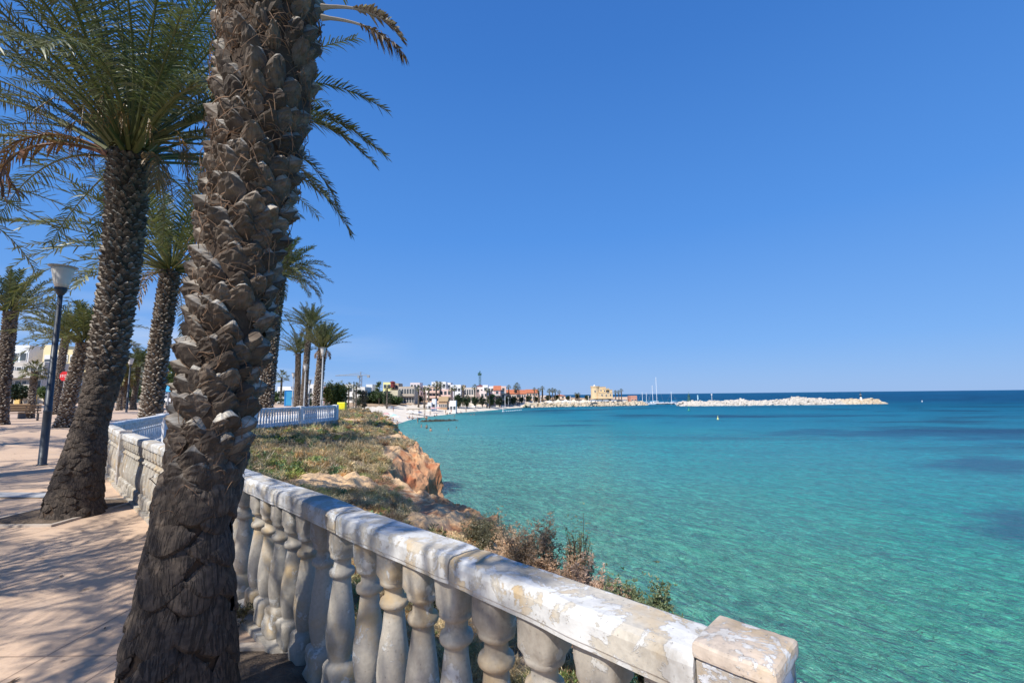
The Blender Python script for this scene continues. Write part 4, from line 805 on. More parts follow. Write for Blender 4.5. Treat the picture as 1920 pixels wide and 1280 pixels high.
# stop sign
x = Xof(117.5, 33); z = land_z(x, 33); t = empty('stop_sign', (x, 33, z), 'red eight sided stop sign between the left palm trunks', 'road sign'); zc = Zof(705, 118, 33)-z
g = G(); g.tube([(0, .03, 0), (0, .03, zc+.3)], .035, 8); g.build('post', GREYP, t)
g = G(); th = np.arange(8)/8*2*np.pi+np.pi/8; P8 = np.c_[np.cos(th)*.36, np.zeros(8), np.sin(th)*.36+zc]; V = np.r_[P8-[0, .012, 0], P8+[0, .012, 0], [[0, -.012, zc]], [[0, .012, zc]]]
g.add(V, [[i, (i+1) % 8, 8+(i+1) % 8, 8+i] for i in range(8)], [[(i+1) % 8, i, 16] for i in range(8)]+[[8+i, 8+(i+1) % 8, 17] for i in range(8)]); plate = g.build('sign_plate', RED, t)
fc = bpy.data.curves.new('lettering', 'FONT'); fc.body = 'STOP'; fc.size = .26; fc.align_x = 'CENTER'; fc.align_y = 'CENTER'; fc.extrude = .002; fc.materials.append(WHITE)
ft = bpy.data.objects.new('tmp', fc); COL.objects.link(ft); fm = bpy.data.meshes.new_from_object(ft.evaluated_get(bpy.context.evaluated_depsgraph_get())); bpy.data.objects.remove(ft)
fo = bpy.data.objects.new('lettering', fm); COL.objects.link(fo); fo.parent = plate; fo.location = (0, -.018, zc); fo.rotation_euler = (R_(90), 0, 0)
# blue information sign
x = Xof(316, 38); z = land_z(x, 38); t = empty('information_sign', (x, 38, z), 'small blue sign on a pale post between the palm and the foreground trunk', 'sign')
g = G(); g.tube([(0, 0, 0), (0, 0, 2.3)], .06, 8); g.build('post', GREYP, t); g = G(); g.box((0, -.08, 2.1), (.42, .04, .6)); g.build('panel', LBLUE, t)
# benches
WOOD = M_('bench_wood', (.30, .19, .10), .7, var=.35, scale=12)
def bench(px, Y, label, rz):
    x = Xof(px, Y); t = empty('bench', (x, Y, land_z(x, Y)), label, 'bench', 'promenade benches', rz)
    g = G(); [g.box((0, -.18+.12*i, .46), (1.7, .09, .04)) for i in range(4)]; g.build('seat', WOOD, t)
    g = G(); [g.box((0, .26+.03*i, .60+.14*i), (1.7, .03, .10)) for i in range(3)]; g.build('backrest', WOOD, t)
    for sx in (-.7, .7): g = G(); g.box((sx, 0, .21), (.06, .5, .42)); g.box((sx, .27, .62), (.05, .05, .44)); g.build('leg', BIND, t)
bench(22, 29, 'wooden bench at the far left in front of the yellow wall', .15); bench(44, 27, 'second bench, slanting, by the foot of the fan palm', .9)
# car
def car(px, Y, col, label, rz=0, group=None, name='parked_car'):
    x = Xof(px, Y); t = empty(name, (x, Y, land_z(x, Y)), label, 'car', group, rz)
    m = M_('car_paint_'+str(len(bpy.data.materials)), col, .3, var=.04); L, W = 4.2, 1.75
    pr = [(-2.1, .35), (-2.12, .75), (-1.95, .92), (-1.2, 1.0), (-.7, 1.0), (1.3, 1.0), (2.0, .85), (2.1, .6), (2.08, .35)]
    g = G(); n = len(pr); V = [(a, -W/2, b_) for a, b_ in pr]+[(a, W/2, b_) for a, b_ in pr]; V += [(0, -W/2, .4), (0, W/2, .4)]
    g.add(V, [[i, i+1, n+i+1, n+i][::-1] for i in range(n-1)]+[[0, n, 2*n-1, n-1][::1]], [[i+1, i, 2*n] for i in range(n-1)]+[[n+i, n+i+1, 2*n+1] for i in range(n-1)]+[[0, n-1, 2*n], [2*n-1, n, 2*n+1]]); b_ = g.build('body', m, t)
    g = G(); g.box((-.05, 0, 1.2), (2.6, 1.62, .42), taper=.8); g.build('cabin_glass', GLASS, t); g = G(); g.box((-.05, 0, 1.425), (2.1, 1.34, .05), taper=.95); g.build('roof', m, t)
    for sx in (-1.3, 1.3):
        for sy in (-.8, .8): g = G(); g.tube([(sx, sy-.1, .32), (sx, sy+.1, .32)], .32, 12); g.build('wheel', BIND, t)
    return t
car(307, 58, (.75, .76, .78), 'white parked car glimpsed right of the palm behind the railing')

# ------------------------------------------------------------------ buildings
WM = {}
def wall_mat(col):
    if col not in WM: WM[col] = simple('render_%d' % len(WM), col, .9, .10, .5)
    return WM[col]
TILE = M_('terracotta_tile', (.52, .17, .08), .85, var=.3, scale=1.5); FLAT = M_('roof_grey', (.38, .37, .35), .9, var=.15); DRED = M_('dark_red_roof', (.22, .04, .035), .8, var=.2); RAILM = M_('balcony_front', (.62, .58, .54), .7, var=.1)
TEAL = M_('teal_awning', (.02, .42, .42), .7, var=.1)
_win = None
def window(parent, x, y, z, wx, hz, shutter=0.):
    g = G(); g.box((0, 0, 0), (wx+.16, .10, hz+.16)); f = g.build('window', SHUT, parent, loc=(x, y-.04, z))
    g = G(); g.box((0, -.055, -hz*shutter/2), (wx, .02, hz*(1-shutter))); g.build('pane', GLASS, f); return f
def house(px0, px1, py_top, Y, label, col, floors=2, cols=3, roof='flat', depth=9, balc=False, name='house', zbase=None, cat='house', group=None, win=(1.2, 1.2), shut=.0, roofm=None, rz=0., proud=0.):
    Y = Y+(back(px0, Y, 24)-Y if floors > 0 else 0)
    xa, xb = Xof(px0, Y), Xof(px1, Y); W = xb-xa; xc = (xa+xb)/2; zb = min(land_z(xa, Y), land_z(xb, Y))-.3 if zbase is None else zbase; zt = Zof(py_top, (px0+px1)/2, Y); Hh = zt-zb
    t = empty(name, (xc, Y, zb), label, cat, group, rz); m = wall_mat(col); rh = 0
    if roof == 'hip': rh = min(Hh*.32, W*.18)
    if roof == 'gable': rh = min(Hh*.35, 2.6)
    g = G(); g.box((0, depth/2, (Hh-rh)/2), (W, depth, Hh-rh))
    if roof == 'flat': g.box((0, .1, Hh-rh+.2), (W, .2, .4)); g.box((-W/2+.1, depth/2, Hh+.2), (.2, depth-.4, .4)); g.box((W/2-.1, depth/2, Hh+.2), (.2, depth-.4, .4))
    g.build('wall', m, t)
    if roof in ('hip', 'gable'):
        z0 = Hh-rh; o = .4; a, b2 = W/2+o, depth/2+o; k = (W/2+o)-(b2 if roof == 'hip' and W > depth else (a-.01 if roof == 'hip' else 0)); k = max(.3, k)
        if roof == 'gable': k = a
        V = [(-a, -o, z0), (a, -o, z0), (a, depth+o, z0), (-a, depth+o, z0), (-k if roof == 'gable' else -max(.1, a-b2), depth/2, Hh), (k if roof == 'gable' else max(.1, a-b2), depth/2, Hh)]
        g = G(); g.add(V, [[0, 1, 5, 4], [2, 3, 4, 5], [3, 2, 1, 0]], [[3, 0, 4], [1, 2, 5]]); g.build('roof', roofm or TILE, t)
    else:
        g = G(); g.box((0, depth/2, Hh-rh+.03), (W-.45, depth-.45, .06)); g.build('roof', roofm or FLAT, t)
    fh = (Hh-rh)/floors; cols = max(1, cols)
    for f in range(floors):
        for c in range(cols):
            x = -W/2+W*(c+.5)/cols; z = fh*(f+.52)
            window(t, x, -.02, z, min(win[0], W/cols*.62), min(win[1], fh*.5) if not balc else fh*.62, shut if (f+c) % 2 else shut*.5)
        if balc:
            g = G(); g.box((0, -.65, fh*f+.12), (W*.94, 1.3, .16)); b_ = g.build('balcony', RAILM if balc == 1 else m, t); g = G(); g.box((0, -1.27, fh*f+.62), (W*.94, .08, .85)); g.build('parapet', m if balc == 1 else RAILM, b_)
    return t
# left town behind the promenade
house(-60, 46, 652, 74, 'white flat roofed house with a teal awning at the far left behind the wall', (.74, .75, .77), 3, 6, depth=12, balc=0)
x = Xof(27, 73.5); t = empty('awning', (x, 73.2, Zof(679, 27, 73.5)), 'teal awning let down on the white house', 'awning'); g = G(); g.box((0, -.5, .35), (1.7, 1., .05)); g.box((0, -1.0, 0), (1.7, .05, .75)); g.build('cloth', TEAL, t)
house(75, 172, 660, 72, 'pale yellow apartment block left of the second big trunk', (.80, .66, .38), 4, 6, depth=12, name='apartment_block', cat='building', win=(1.8, 1.0), shut=.6)
house(73, 100, 651, 75, 'raised stair house on top of the pale yellow block', (.80, .67, .42), 1, 1, depth=7, zbase=6.5, name='roof_house', cat='building')
house(12, 78, 684, 66, 'low grey fronted house with wide balconies below the white house', (.60, .55, .48), 3, 5, depth=5, balc=1, win=(1.8, 1.2))
house(255, 275, 690, 95, 'grey house with a red tiled roof between the distant palms', (.50, .50, .52), 3, 2, roof='gable')
house(300, 330, 715, 110, 'low cream house behind the white car', (.72, .68, .6), 2, 3)
# garden wall
xa, xb = Xof(-30, 62), Xof(96, 62); t = empty('garden_wall', ((xa+xb)/2, 62, land_z((xa+xb)/2, 62)-.25), 'low cream garden wall with yellow posts across the road', 'wall')
g = G(); g.box((0, 0, .85), (xb-xa, .25, 1.1)); g.build('wall_panel', wall_mat((.70, .62, .48)), t)
for px in (8, 37, 68, 95): g = G(); g.box((Xof(px, 62)-(xa+xb)/2, -.02, .9), (.7, .45, 1.6)); g.build('post', wall_mat((.74, .52, .2)), t)
# foliage masses
def tree(px, Y, py_top, wpx, label, seed, col, shape='round', group=None, n=None, name='tree', trunk_h=.25, base=None, leaf=None, cat='tree'):
    Y = back(px, Y, 14)
    x = Xof(px, Y); z0 = land_z(x, Y) if base is None else base; zt = Zof(py_top, px, Y); h = max(.8, zt-z0); r = wpx/2/FPX*Y; rg = np.random.default_rng(seed)
    t = empty(name, (x, Y, z0), label, cat, group); g = G(); tr = max(.04, r*.09)
    pts = [np.array([0, 0, 0.]), np.array([.05*r, 0, h*trunk_h]), np.array([0, .03*r, h*.75])]; g.tube(pts, [tr, tr*.8, tr*.3], 6, lc=np.array([.12, .09, .065]))
    for i in range(6): az = i*1.05+rg.random(); e = np.array([math.cos(az)*r*.6, math.sin(az)*r*.6, h*rg.uniform(.5, .8)]); g.tube([pts[1]*rg.uniform(.8, 1.3), e*.6+UP*h*.1, e], [tr*.5, tr*.3, tr*.1], 4, lc=np.array([.12, .09, .065]))
    g.build('trunk', FOL, t)
    k = n or 1400; g = G(); nc = 26 if shape != 'cone' else 30; lf = leaf or r*.10
    cl = rg.normal(0, 1, (nc, 3)); cl /= np.linalg.norm(cl, axis=1)[:, None]; cl *= rg.uniform(.45, .95, (nc, 1))
    if shape == 'cone':
        f = rg.random(nc)**.8; a = rg.uniform(0, 6.28, nc); rr = r*(1-f)*.85; cl = np.c_[np.cos(a)*rr, np.sin(a)*rr, h*(.06+f*.92)]; cr_ = r*.34*(1.15-f*.7)
    else: cl = cl*np.array([r*.72, r*.72, h*(1-trunk_h)*.42])+np.array([0, 0, h*(trunk_h+(1-trunk_h)*.55)]); cr_ = np.full(nc, r*.34)
    i = rg.integers(0, nc, k); c = cl[i]+rg.normal(0, .55, (k, 3))*cr_[i][:, None]*np.array([1, 1, .8 if shape != 'cone' else 1.6]); c[:, 2] = np.maximum(c[:, 2], .05)
    tone = rg.uniform(.65, 1.45, nc)[i]
    blades(g, c, 3, np.full(k, lf*1.6), np.full(k, lf*.55), col*tone[:, None], rg, .1, .3); g.build('crown', FOL, t); return t
DG = np.array([.035, .055, .025]); MG = np.array([.06, .095, .03]); LG = np.array([.10, .14, .04])
tree(24, 60, 722, 44, 'dark hedge tree behind the garden wall at the far left', 1, DG, n=2200); tree(42, 61, 724, 30, 'mid green shrub spilling over the garden wall', 2, MG); tree(84, 60, 726, 26, 'small yellow green shrub behind the garden wall near the lamp', 3, LG)
for i, (px, Y, py, w_, c) in enumerate(((222, 66, 722, 40, MG), (246, 64, 728, 40, DG), (268, 64, 726, 40, MG), (322, 44, 668, 34, LG), (325, 60, 700, 50, MG), (205, 62, 730, 30, DG))):
    tree(px, Y, py, w_, ['leafy shrub behind the low palms left of the second lamp', 'dark hedge behind the grey palm trunk', 'hedge right of the distant lamp', 'light green tree half behind the foreground trunk', 'mid green tree beside the blue sign', 'dark shrub behind the second big trunk'][i], 10+i, c)
# ------------------------------------------------------------------ far town round the bay
TG = 'houses round the bay'
tw = [ # px0 px1 top Y floors cols roof col label balc
 (600, 622, 727, 150, 2, 3, 'flat', (.30, .17, .15), 'dark reddish house behind the windblown palm', 0),
 (645, 662, 722, 190, 2, 2, 'flat', (.78, .77, .74), 'white house behind the cypresses', 0),
 (664, 684, 727, 185, 2, 3, 'flat', (.74, .72, .66), 'cream house below the pale crane', 0),
 (686, 698, 722, 200, 2, 2, 'flat', (.82, .82, .80), 'small bright white house right of the pale crane', 0),
 (718, 733, 718, 205, 3, 2, 'flat', (.84, .78, .36), 'lemon yellow block left of the dark red turret', 0),
 (733, 747, 720, 208, 3, 2, 'flat', (.50, .38, .26), 'brown stone house under the dark red turret', 0),
 (731, 746, 733, 200, 1, 3, 'flat', (.68, .60, .42), 'cream terrace house in front of the brown house', 0),
 (747, 777, 726, 206, 2, 6, 'flat', (.50, .42, .34), 'long brown house with a wide dark terrace', 1),
 (769, 787, 718.5, 232, 3, 3, 'flat', (.74, .66, .66), 'tall pinkish house behind the long brown one', 0),
 (786, 812, 724, 236, 3, 4, 'flat', (.84, .80, .76), 'long cream house with pink lower floors', 0),
 (804, 824, 727, 228, 3, 3, 'flat', (.86, .58, .46), 'salmon pink house in front of the tall white block', 1),
 (809, 836, 717, 244, 3, 4, 'flat', (.84, .82, .80), 'tall white block, the highest of the white houses', 0),
 (834, 845, 718.5, 247, 3, 2, 'flat', (.82, .78, .76), 'narrow white house attached right of the tall white block', 0),
 (824, 846, 731, 230, 2, 3, 'flat', (.80, .56, .48), 'low pink house with dark doorways below the tall white block', 1),
 (845, 864, 722.5, 244, 2, 3, 'flat', (.86, .86, .86), 'plain white house left of the peach turret', 0),
 (862, 871, 723, 250, 3, 1, 'flat', (.80, .58, .36), 'narrow peach coloured turret house', 0),
 (870, 892, 727.5, 248, 2, 5, 'flat', (.62, .55, .48), 'low brown fronted terrace houses under a white roofline', 1),
 (893, 907, 721, 252, 2, 2, 'hip', (.80, .66, .62), 'pink house with a dark red pyramid roof below the green crane', 0),
 (905, 915, 723, 246, 3, 1, 'flat', (.86, .85, .83), 'white cube house right of the red pyramid roof', 0),
 (901, 914, 733.5, 240, 2, 2, 'flat', (.85, .70, .64), 'low pink house in front of the white cube house', 0),
 (914, 926, 725, 256, 3, 2, 'flat', (.87, .84, .82), 'white house left of the balconied pink apartments', 0),
 (926, 938, 722.5, 252, 3, 1, 'gable', (.86, .55, .48), 'left half of the pink apartments with three balconies', 2),
 (938.4, 949, 725, 252, 3, 1, 'flat', (.86, .60, .50), 'right half of the pink apartments with three balconies', 2),
 (949, 968, 730, 262, 2, 4, 'gable', (.84, .62, .46), 'left part of the terracotta roofed terrace', 0),
 (968.5, 986, 730.5, 264, 2, 4, 'gable', (.85, .60, .46), 'middle part of the terracotta roofed terrace', 0),
 (986.5, 1008, 729.5, 264, 2, 4, 'gable', (.82, .58, .42), 'right part of the terracotta roofed terrace', 0),
 (987, 1006, 740.5, 258, 1, 5, 'flat', (.84, .82, .78), 'low white arcade below the terracotta roofs', 0),
 (1014, 1030, 742, 270, 1, 3, 'flat', (.80, .66, .58), 'low pinkish kiosk by the palms at the harbour', 0),
 (1040, 1060, 739, 300, 1, 2, 'hip', (.76, .62, .50), 'small cream house with a hipped roof left of the tower house', 0),
 (1182, 1194, 742.5, 308, 1, 2, 'flat', (.56, .28, .20), 'low brick red harbour building', 0),
 (1150, 1176, 745, 306, 1, 6, 'flat', (.66, .52, .42), 'long low harbour store right of the tower house', 0),
 (520, 545, 727, 140, 2, 3, 'flat', (.80, .79, .76), 'white house left of the blue toilet cabin', 0),
 (578, 594, 722, 160, 2, 2, 'flat', (.78, .76, .72), 'white house between the pair of palms and the windblown palm', 0)]
for a in tw: house(a[0], a[1], a[2], a[3], a[8], a[7], a[4], a[5], a[6], 8, a[9], group=TG, roofm=DRED if 'pyramid' in a[8] else None, win=(1.3, 1.5))
# dark red turret
x = Xof(735.5, 206); zz_ = Zof(720, 735, 206); t = empty('turret', (x, 206, zz_), 'dark red round turret on the brown stone house', 'turret'); g = G(); g.lathe([(1.15, -1.5), (1.15, .7), (1.4, .8), (.8, 1.2), (.1, 1.4)], 12); g.build('turret_drum', DRED, t)
# beach huts and walls
house(810, 817, 749.5, 186, 'small white beach hut with a square blue window', (.82, .84, .84), 1, 1, depth=3, name='beach_hut', cat='hut')
house(802, 809, 756, 184, 'low white block left of the beach hut', (.78, .78, .78), 1, 1, depth=3, name='beach_hut', cat='hut')
house(843, 855, 752.5, 188, 'white concrete kiosk on the back of the beach', (.84, .80, .74), 1, 2, depth=3, name='beach_kiosk', cat='kiosk')
house(823, 838, 743, 200, 'brown reed roofed beach bar', (.46, .30, .18), 1, 4, roof='gable', depth=6, name='beach_bar', cat='bar', roofm=M_('reed_thatch', (.45, .31, .17), .95, var=.3))
# cypress, trees, shrubs
for i, (px, Y, py, w_, sh, c, lab) in enumerate((
 (623, 140, 719, 9, 'cone', DG, 'left cypress of the pair beside the reddish house'), (633, 140, 718, 9, 'cone', DG, 'right cypress of the pair beside the reddish house'), (645, 142, 716, 13, 'cone', DG, 'broad dark cypress in front of the white house'),
 (663, 146, 713, 9, 'cone', DG, 'tall slim cypress left of the pale crane'), (673, 150, 720, 16, 'round', DG, 'dark tree below the pale crane'), (684, 150, 728, 18, 'round', np.array([.05, .045, .035]), 'dark brown tree right of the pale crane'),
 (711, 180, 713, 16, 'round', MG, 'tall tree left of the lemon yellow block'), (724, 178, 729, 14, 'round', DG, 'dark tree in front of the lemon yellow block'), (731.5, 182, 724, 6, 'cone', DG, 'thin cypress in front of the lemon yellow block'),
 (700, 190, 737, 46, 'round', MG, 'wide green thicket below the lemon yellow block'), (722, 192, 742, 40, 'round', np.array([.075, .12, .04]), 'brighter green thicket at the back of the beach'), (742, 194, 746, 30, 'round', MG, 'low green thicket reaching onto the sand'), (680, 186, 744, 30, 'round', np.array([.09, .10, .045]), 'olive bush left of the green thicket'),
 (762, 215, 741, 34, 'round', DG, 'clipped dark hedge left part'), (782, 216, 743, 26, 'round', DG, 'clipped dark hedge right part'), (860, 205, 738, 22, 'round', np.array([.03, .055, .02]), 'big dark round tree on the beach edge'), (875, 205, 739, 18, 'round', np.array([.03, .055, .02]), 'second dark round tree on the beach edge'),
 (891, 205, 742, 16, 'round', np.array([.035, .065, .025]), 'dark bush with a white parasol before it'), (904, 225, 741, 16, 'round', DG, 'dark hedge tree behind the white ramp'), (920, 222, 738, 22, 'round', MG, 'loose grey green tree beside the white ramp'),
 (936, 236, 742, 18, 'round', DG, 'first dark tree under the pink apartments'), (950, 240, 742.5, 14, 'round', DG, 'second dark tree under the pink apartments'), (962, 242, 742.5, 16, 'round', DG, 'third dark tree, under the terracotta roofs'), (978, 244, 743.5, 12, 'round', DG, 'fourth dark tree, left of the white arcade'), (990, 246, 743, 16, 'round', DG, 'fifth dark tree, before the white arcade'), (1004, 250, 744, 12, 'round', DG, 'sixth dark tree, right of the white arcade'),
 (1028, 262, 741.5, 14, 'round', DG, 'dark bush right of the harbour kiosk'), (1043, 264, 741, 12, 'round', MG, 'bush left of the pointed tents'), (1065, 268, 742, 10, 'round', DG, 'small dark bush above the pointed tents'), (1082, 268, 738, 10, 'round', DG, 'dark slim tree group above the rocks'), (1101, 270, 741, 12, 'round', DG, 'dark bush left of the tower house'),
 (1122, 274, 739.5, 22, 'round', DG, 'dark trees in front of the tower house'), (1137, 274, 741.5, 14, 'round', DG, 'dark shrub at the right foot of the tower house'), (530, 100, 728, 16, 'round', MG, 'tree left of the blue toilet cabin'), (514, 70, 735, 26, 'round', MG, 'bush beside the hidden palm trunk'), (582, 120, 726, 16, 'round', DG, 'dark tree right of the pair of palms'), (615, 120, 715, 12, 'round', DG, 'dark tree crown behind the windblown palm'))):
    tree(px, Y, py, w_, lab, 100+i, c, sh, 'trees round the bay', n=900, trunk_h=.02)
# far palms
for i, (px, Y, py, L, tr, lab) in enumerate(((527, 92, 708, 2.3, .2, 'lone small palm left of the blue toilet cabin'), (785, 200, 729, 2.2, .35, 'first palm of three before the cream house'), (796, 200, 730, 2.2, .35, 'second palm of three before the cream house'), (804, 200, 727, 2.2, .35, 'third palm of three before the cream house'),
    (818, 205, 723, 3.2, .35, 'wide palm left of the pair before the tall white block'), (825, 206, 724, 3.2, .3, 'wide palm right of the pair before the tall white block'), (846, 215, 731, 2.2, .2, 'left palm before the plain white house'), (852, 215, 728, 2.4, .2, 'right palm before the plain white house'),
    (868, 225, 727, 2.2, .3, 'palm before the peach turret'), (890, 230, 726, 2.4, .35, 'palm left of the dark red pyramid roof'), (913, 228, 731, 2, .3, 'left palm of the pair before the white cube house'), (917.5, 228, 733, 2, .3, 'right palm of the pair before the white cube house'),
    (954, 262, 726, 2.2, .3, 'palm top over the left end of the terracotta roofs'), (966, 250, 727, 2.4, .45, 'thick palm before the terracotta roofs'), (969.5, 262, 723, 3, .25, 'tallest palm over the terracotta roofs'), (973, 256, 728.5, 2, .3, 'slim palm right of the tallest one'), (1002, 262, 729.5, 1.8, .3, 'small palm top at the right end of the terracotta roofs'),
    (1010, 256, 732, 2.4, .6, 'shaggy palm at the end of the terracotta roofs'), (1017, 258, 728, 2.4, .5, 'taller shaggy palm at the end of the terracotta roofs'), (1030, 262, 733, 2.6, .3, 'left of four harbour palms'), (1036, 262, 732, 2.6, .3, 'second of four harbour palms'), (1041, 262, 733, 2.4, .3, 'third of four harbour palms'), (1048.5, 264, 735, 2, .3, 'right of four harbour palms'),
    (1079, 268, 739, 1.8, .3, 'small dark palm left of the pair above the rocks'), (1085, 268, 739, 1.8, .3, 'small dark palm right of the pair above the rocks'), (1154, 290, 735, 2, .3, 'left of three palms right of the tower house'), (1160, 290, 735, 2, .3, 'middle of three palms right of the tower house'), (1165, 290, 732, 2, .3, 'right of three palms right of the tower house'),
    (654, 150, 724, 2, .25, 'palm between the broad cypress and the slim one'), (726, 176, 727, 1.6, .25, 'small palm on the lemon yellow block front'), (668, 148, 724, 2, .25, 'palm just left of the pale crane'))):
    fan_palm(px, Y, py, L*.85, lab, 200+i, tr, 'palms round the bay', 16)
# tower house on the point
SAND_W = wall_mat((.72, .54, .32))
Y = 296; xa, xb = Xof(1109, Y), Xof(1148, Y); zb = -1.2; sc = Y/FPX; x0 = xa
t = empty('tower_house', (xa, Y, zb), 'sand coloured castle-like house with a round tower on the point', 'castle')
zf = lambda py: Zof(py, 1128, Y)-zb
g = G(); g.lathe([(2.9, 0), (2.75, zf(728)), (2.75, zf(726)), (3.0, zf(725.5)), (3.05, zf(723.5)), (2.6, zf(723.4))], 20, c=(2.8, 2.5, 0)); g.build('round_tower', SAND_W, t)
g = G(); g.lathe([(.6, zf(723.5)), (.6, zf(721.6)), (.1, zf(720.8))], 8, c=(2.4, 2.5, 0)); g.build('turret', WHITE, t)
W = xb-xa
for a, b2, py, d in ((4.4, 9.4, 725.5, 6), (7.5, 11.6, 728.5, 7), (9.5, W, 731, 7), (4, W, 736, 8)):
    g = G(); h = zf(py); g.box(((a+b2)/2, 3.2+(8-d)*.3, h/2), (b2-a, d, h)); g.box(((a+b2)/2, 3.2+(8-d)*.3, h+.12), (b2-a+.3, d+.3, .24)); g.build('wing', SAND_W, t)
for xx, py in ((2.2, 733), (6, 732), (8.3, 733), (10.4, 735), (6.5, 740), (9.2, 741), (12, 740)): window(t, xx, -1.0 if xx > 4 else -.42, zf(py), .7, .9)
# cranes
CRG = M_('crane_grey', (.30, .33, .35), .5, var=.1); CRN = M_('crane_green', (.05, .13, .12), .5, var=.1)
def crane(px, Y, py_top, jl, jr, py_j, label, m, rz=0):
    x = Xof(px, Y); zb = land_z(x, Y); ht = Zof(py_top, px, Y)-zb; hj = Zof(py_j, px, Y)-zb; t = empty('tower_crane', (x, Y, zb), label, 'crane', rz=rz)
    g = G(); w2 = .6
    for sx in (-w2, w2):
        for sy in (-w2, w2): g.tube([(sx, sy, 0), (sx, sy, hj)], .13, 4)
    k = int(hj/2.)
    for i in range(k): g.tube([(-w2, -w2, i*hj/k), (w2, -w2, (i+1)*hj/k)], .09, 3); g.tube([(w2, w2, i*hj/k), (-w2, w2, (i+1)*hj/k)], .09, 3)
    g.build('mast', m, t)
    g = G(); g.tube([(-jl, 0, hj), (0, 0, hj)], .16, 4); g.tube([(-jl, 0, hj+.1), (0, 0, hj+1.1)], .1, 4)
    for i in range(12): g.tube([(-jl*i/12, 0, hj), (-jl*(i+.5)/12, 0, hj+1.1*(1-(i+.5)/12))], .07, 3)
    g.build('jib', m, t); g = G(); g.tube([(0, 0, hj), (jr, 0, hj)], .18, 4); g.box((jr-.8, 0, hj-.7), (1.4, 1, 1.2)); g.build('counter_jib', m, t)
    g = G(); g.tube([(0, 0, hj), (0, 0, ht)], .25, 4); g.tube([(0, 0, ht), (-jl*.6, 0, hj+.3)], .05, 3); g.tube([(0, 0, ht), (jr*.9, 0, hj+.1)], .05, 3); g.build('apex', m, t)
    g = G(); g.box((-.9, -.7, hj-.9), (1.1, 1.1, 1.3)); g.build('cab', m, t)
crane(675.5, 260, 697, 14.5, 5.2, 703.5, 'pale grey tower crane with a long jib over the trees', CRG)
crane(900, 330, 695, 1.6, 1.2, 700, 'dark green tower crane seen end on above the red roofs', CRN)
# white light poles on the shore road
for i, (px, Y, py) in enumerate(((605.5, 110, 717), (946.8, 236, 743), (953, 236, 745), (999, 250, 741), (1013, 250, 743), (982, 244, 745), (1103, 276, 742), (1069, 270, 743))):
    Y = back(px, Y, 10); x = Xof(px, Y); zb = land_z(x, Y); t = empty('light_pole', (x, Y, zb), ['white mast behind the windblown palm', 'white light pole under the pink apartments', 'second white light pole under the pink apartments', 'white light pole at the white arcade', 'white light pole by the shaggy palms', 'white light pole left of the white arcade', 'white light pole left of the tower house', 'white light pole above the pointed tents'][i], 'light pole', 'white light poles by the shore')
    g = G(); g.tube([(0, 0, 0), (0, 0, Zof(py, px, Y)-zb)], .14, 6); g.build('pole', WHITE, t); g = G(); g.box((0, 0, Zof(py, px, Y)-zb), (.9, .3, .14)); g.build('lamp_head', WHITE, t)

# ------------------------------------------------------------------ rocks: breakwater, shore armour, reef
ROCKM = simple('pale_limestone', (.60, .52, .40), .9, .35, .35, .6, .3, col2=(.50, .40, .27)); WROCK = simple('white_limestone', (.60, .55, .475), .9, .2, .3, .5, .3); REEF = simple('dark_wet_rock', (.06, .06, .035), .6, .5, 1.2)
def rock(g, c, r, rg, flat=.75):
    d = np.array([[x, y, z] for x in (-1, 0, 1) for y in (-1, 0, 1) for z in (-1, 0, 1)], float); d = d[np.abs(d).sum(1) > 0]
    # boulder from a jittered subdivided cube
    n = 3; V = []; Q = []
    for ax in range(3):
        for s in (-1, 1):
            b0 = len(V)
            for i in range(n+1):
                for j in range(n+1):
                    p = [0, 0, 0]; p[ax] = s; p[(ax+1) % 3] = -1+2*i/n; p[(ax+2) % 3] = -1+2*j/n; V.append(p)
            for i in range(n):
                for j in range(n):
                    q = [b0+i*(n+1)+j, b0+(i+1)*(n+1)+j, b0+(i+1)*(n+1)+j+1, b0+i*(n+1)+j+1]; Q.append(q if s > 0 else q[::-1])
    V = np.array(V, float); V /= np.linalg.norm(V, axis=1)[:, None]**.65; sd = rg.uniform(0, 99); V *= (1+.30*fbm(V+sd, 2, 1.4))[:, None]
    a = rg.uniform(0, 6.28); ca, sa = math.cos(a), math.sin(a); V = V*np.array([r*rg.uniform(.8, 1.3), r*rg.uniform(.7, 1.1), r*flat*rg.uniform(.7, 1.1)]); tl = rg.normal(0, .3); V[:, 2] += V[:, 0]*tl
    g.add(np.c_[V[:, 0]*ca-V[:, 1]*sa, V[:, 0]*sa+V[:, 1]*ca, V[:, 2]]+np.asarray(c), Q)
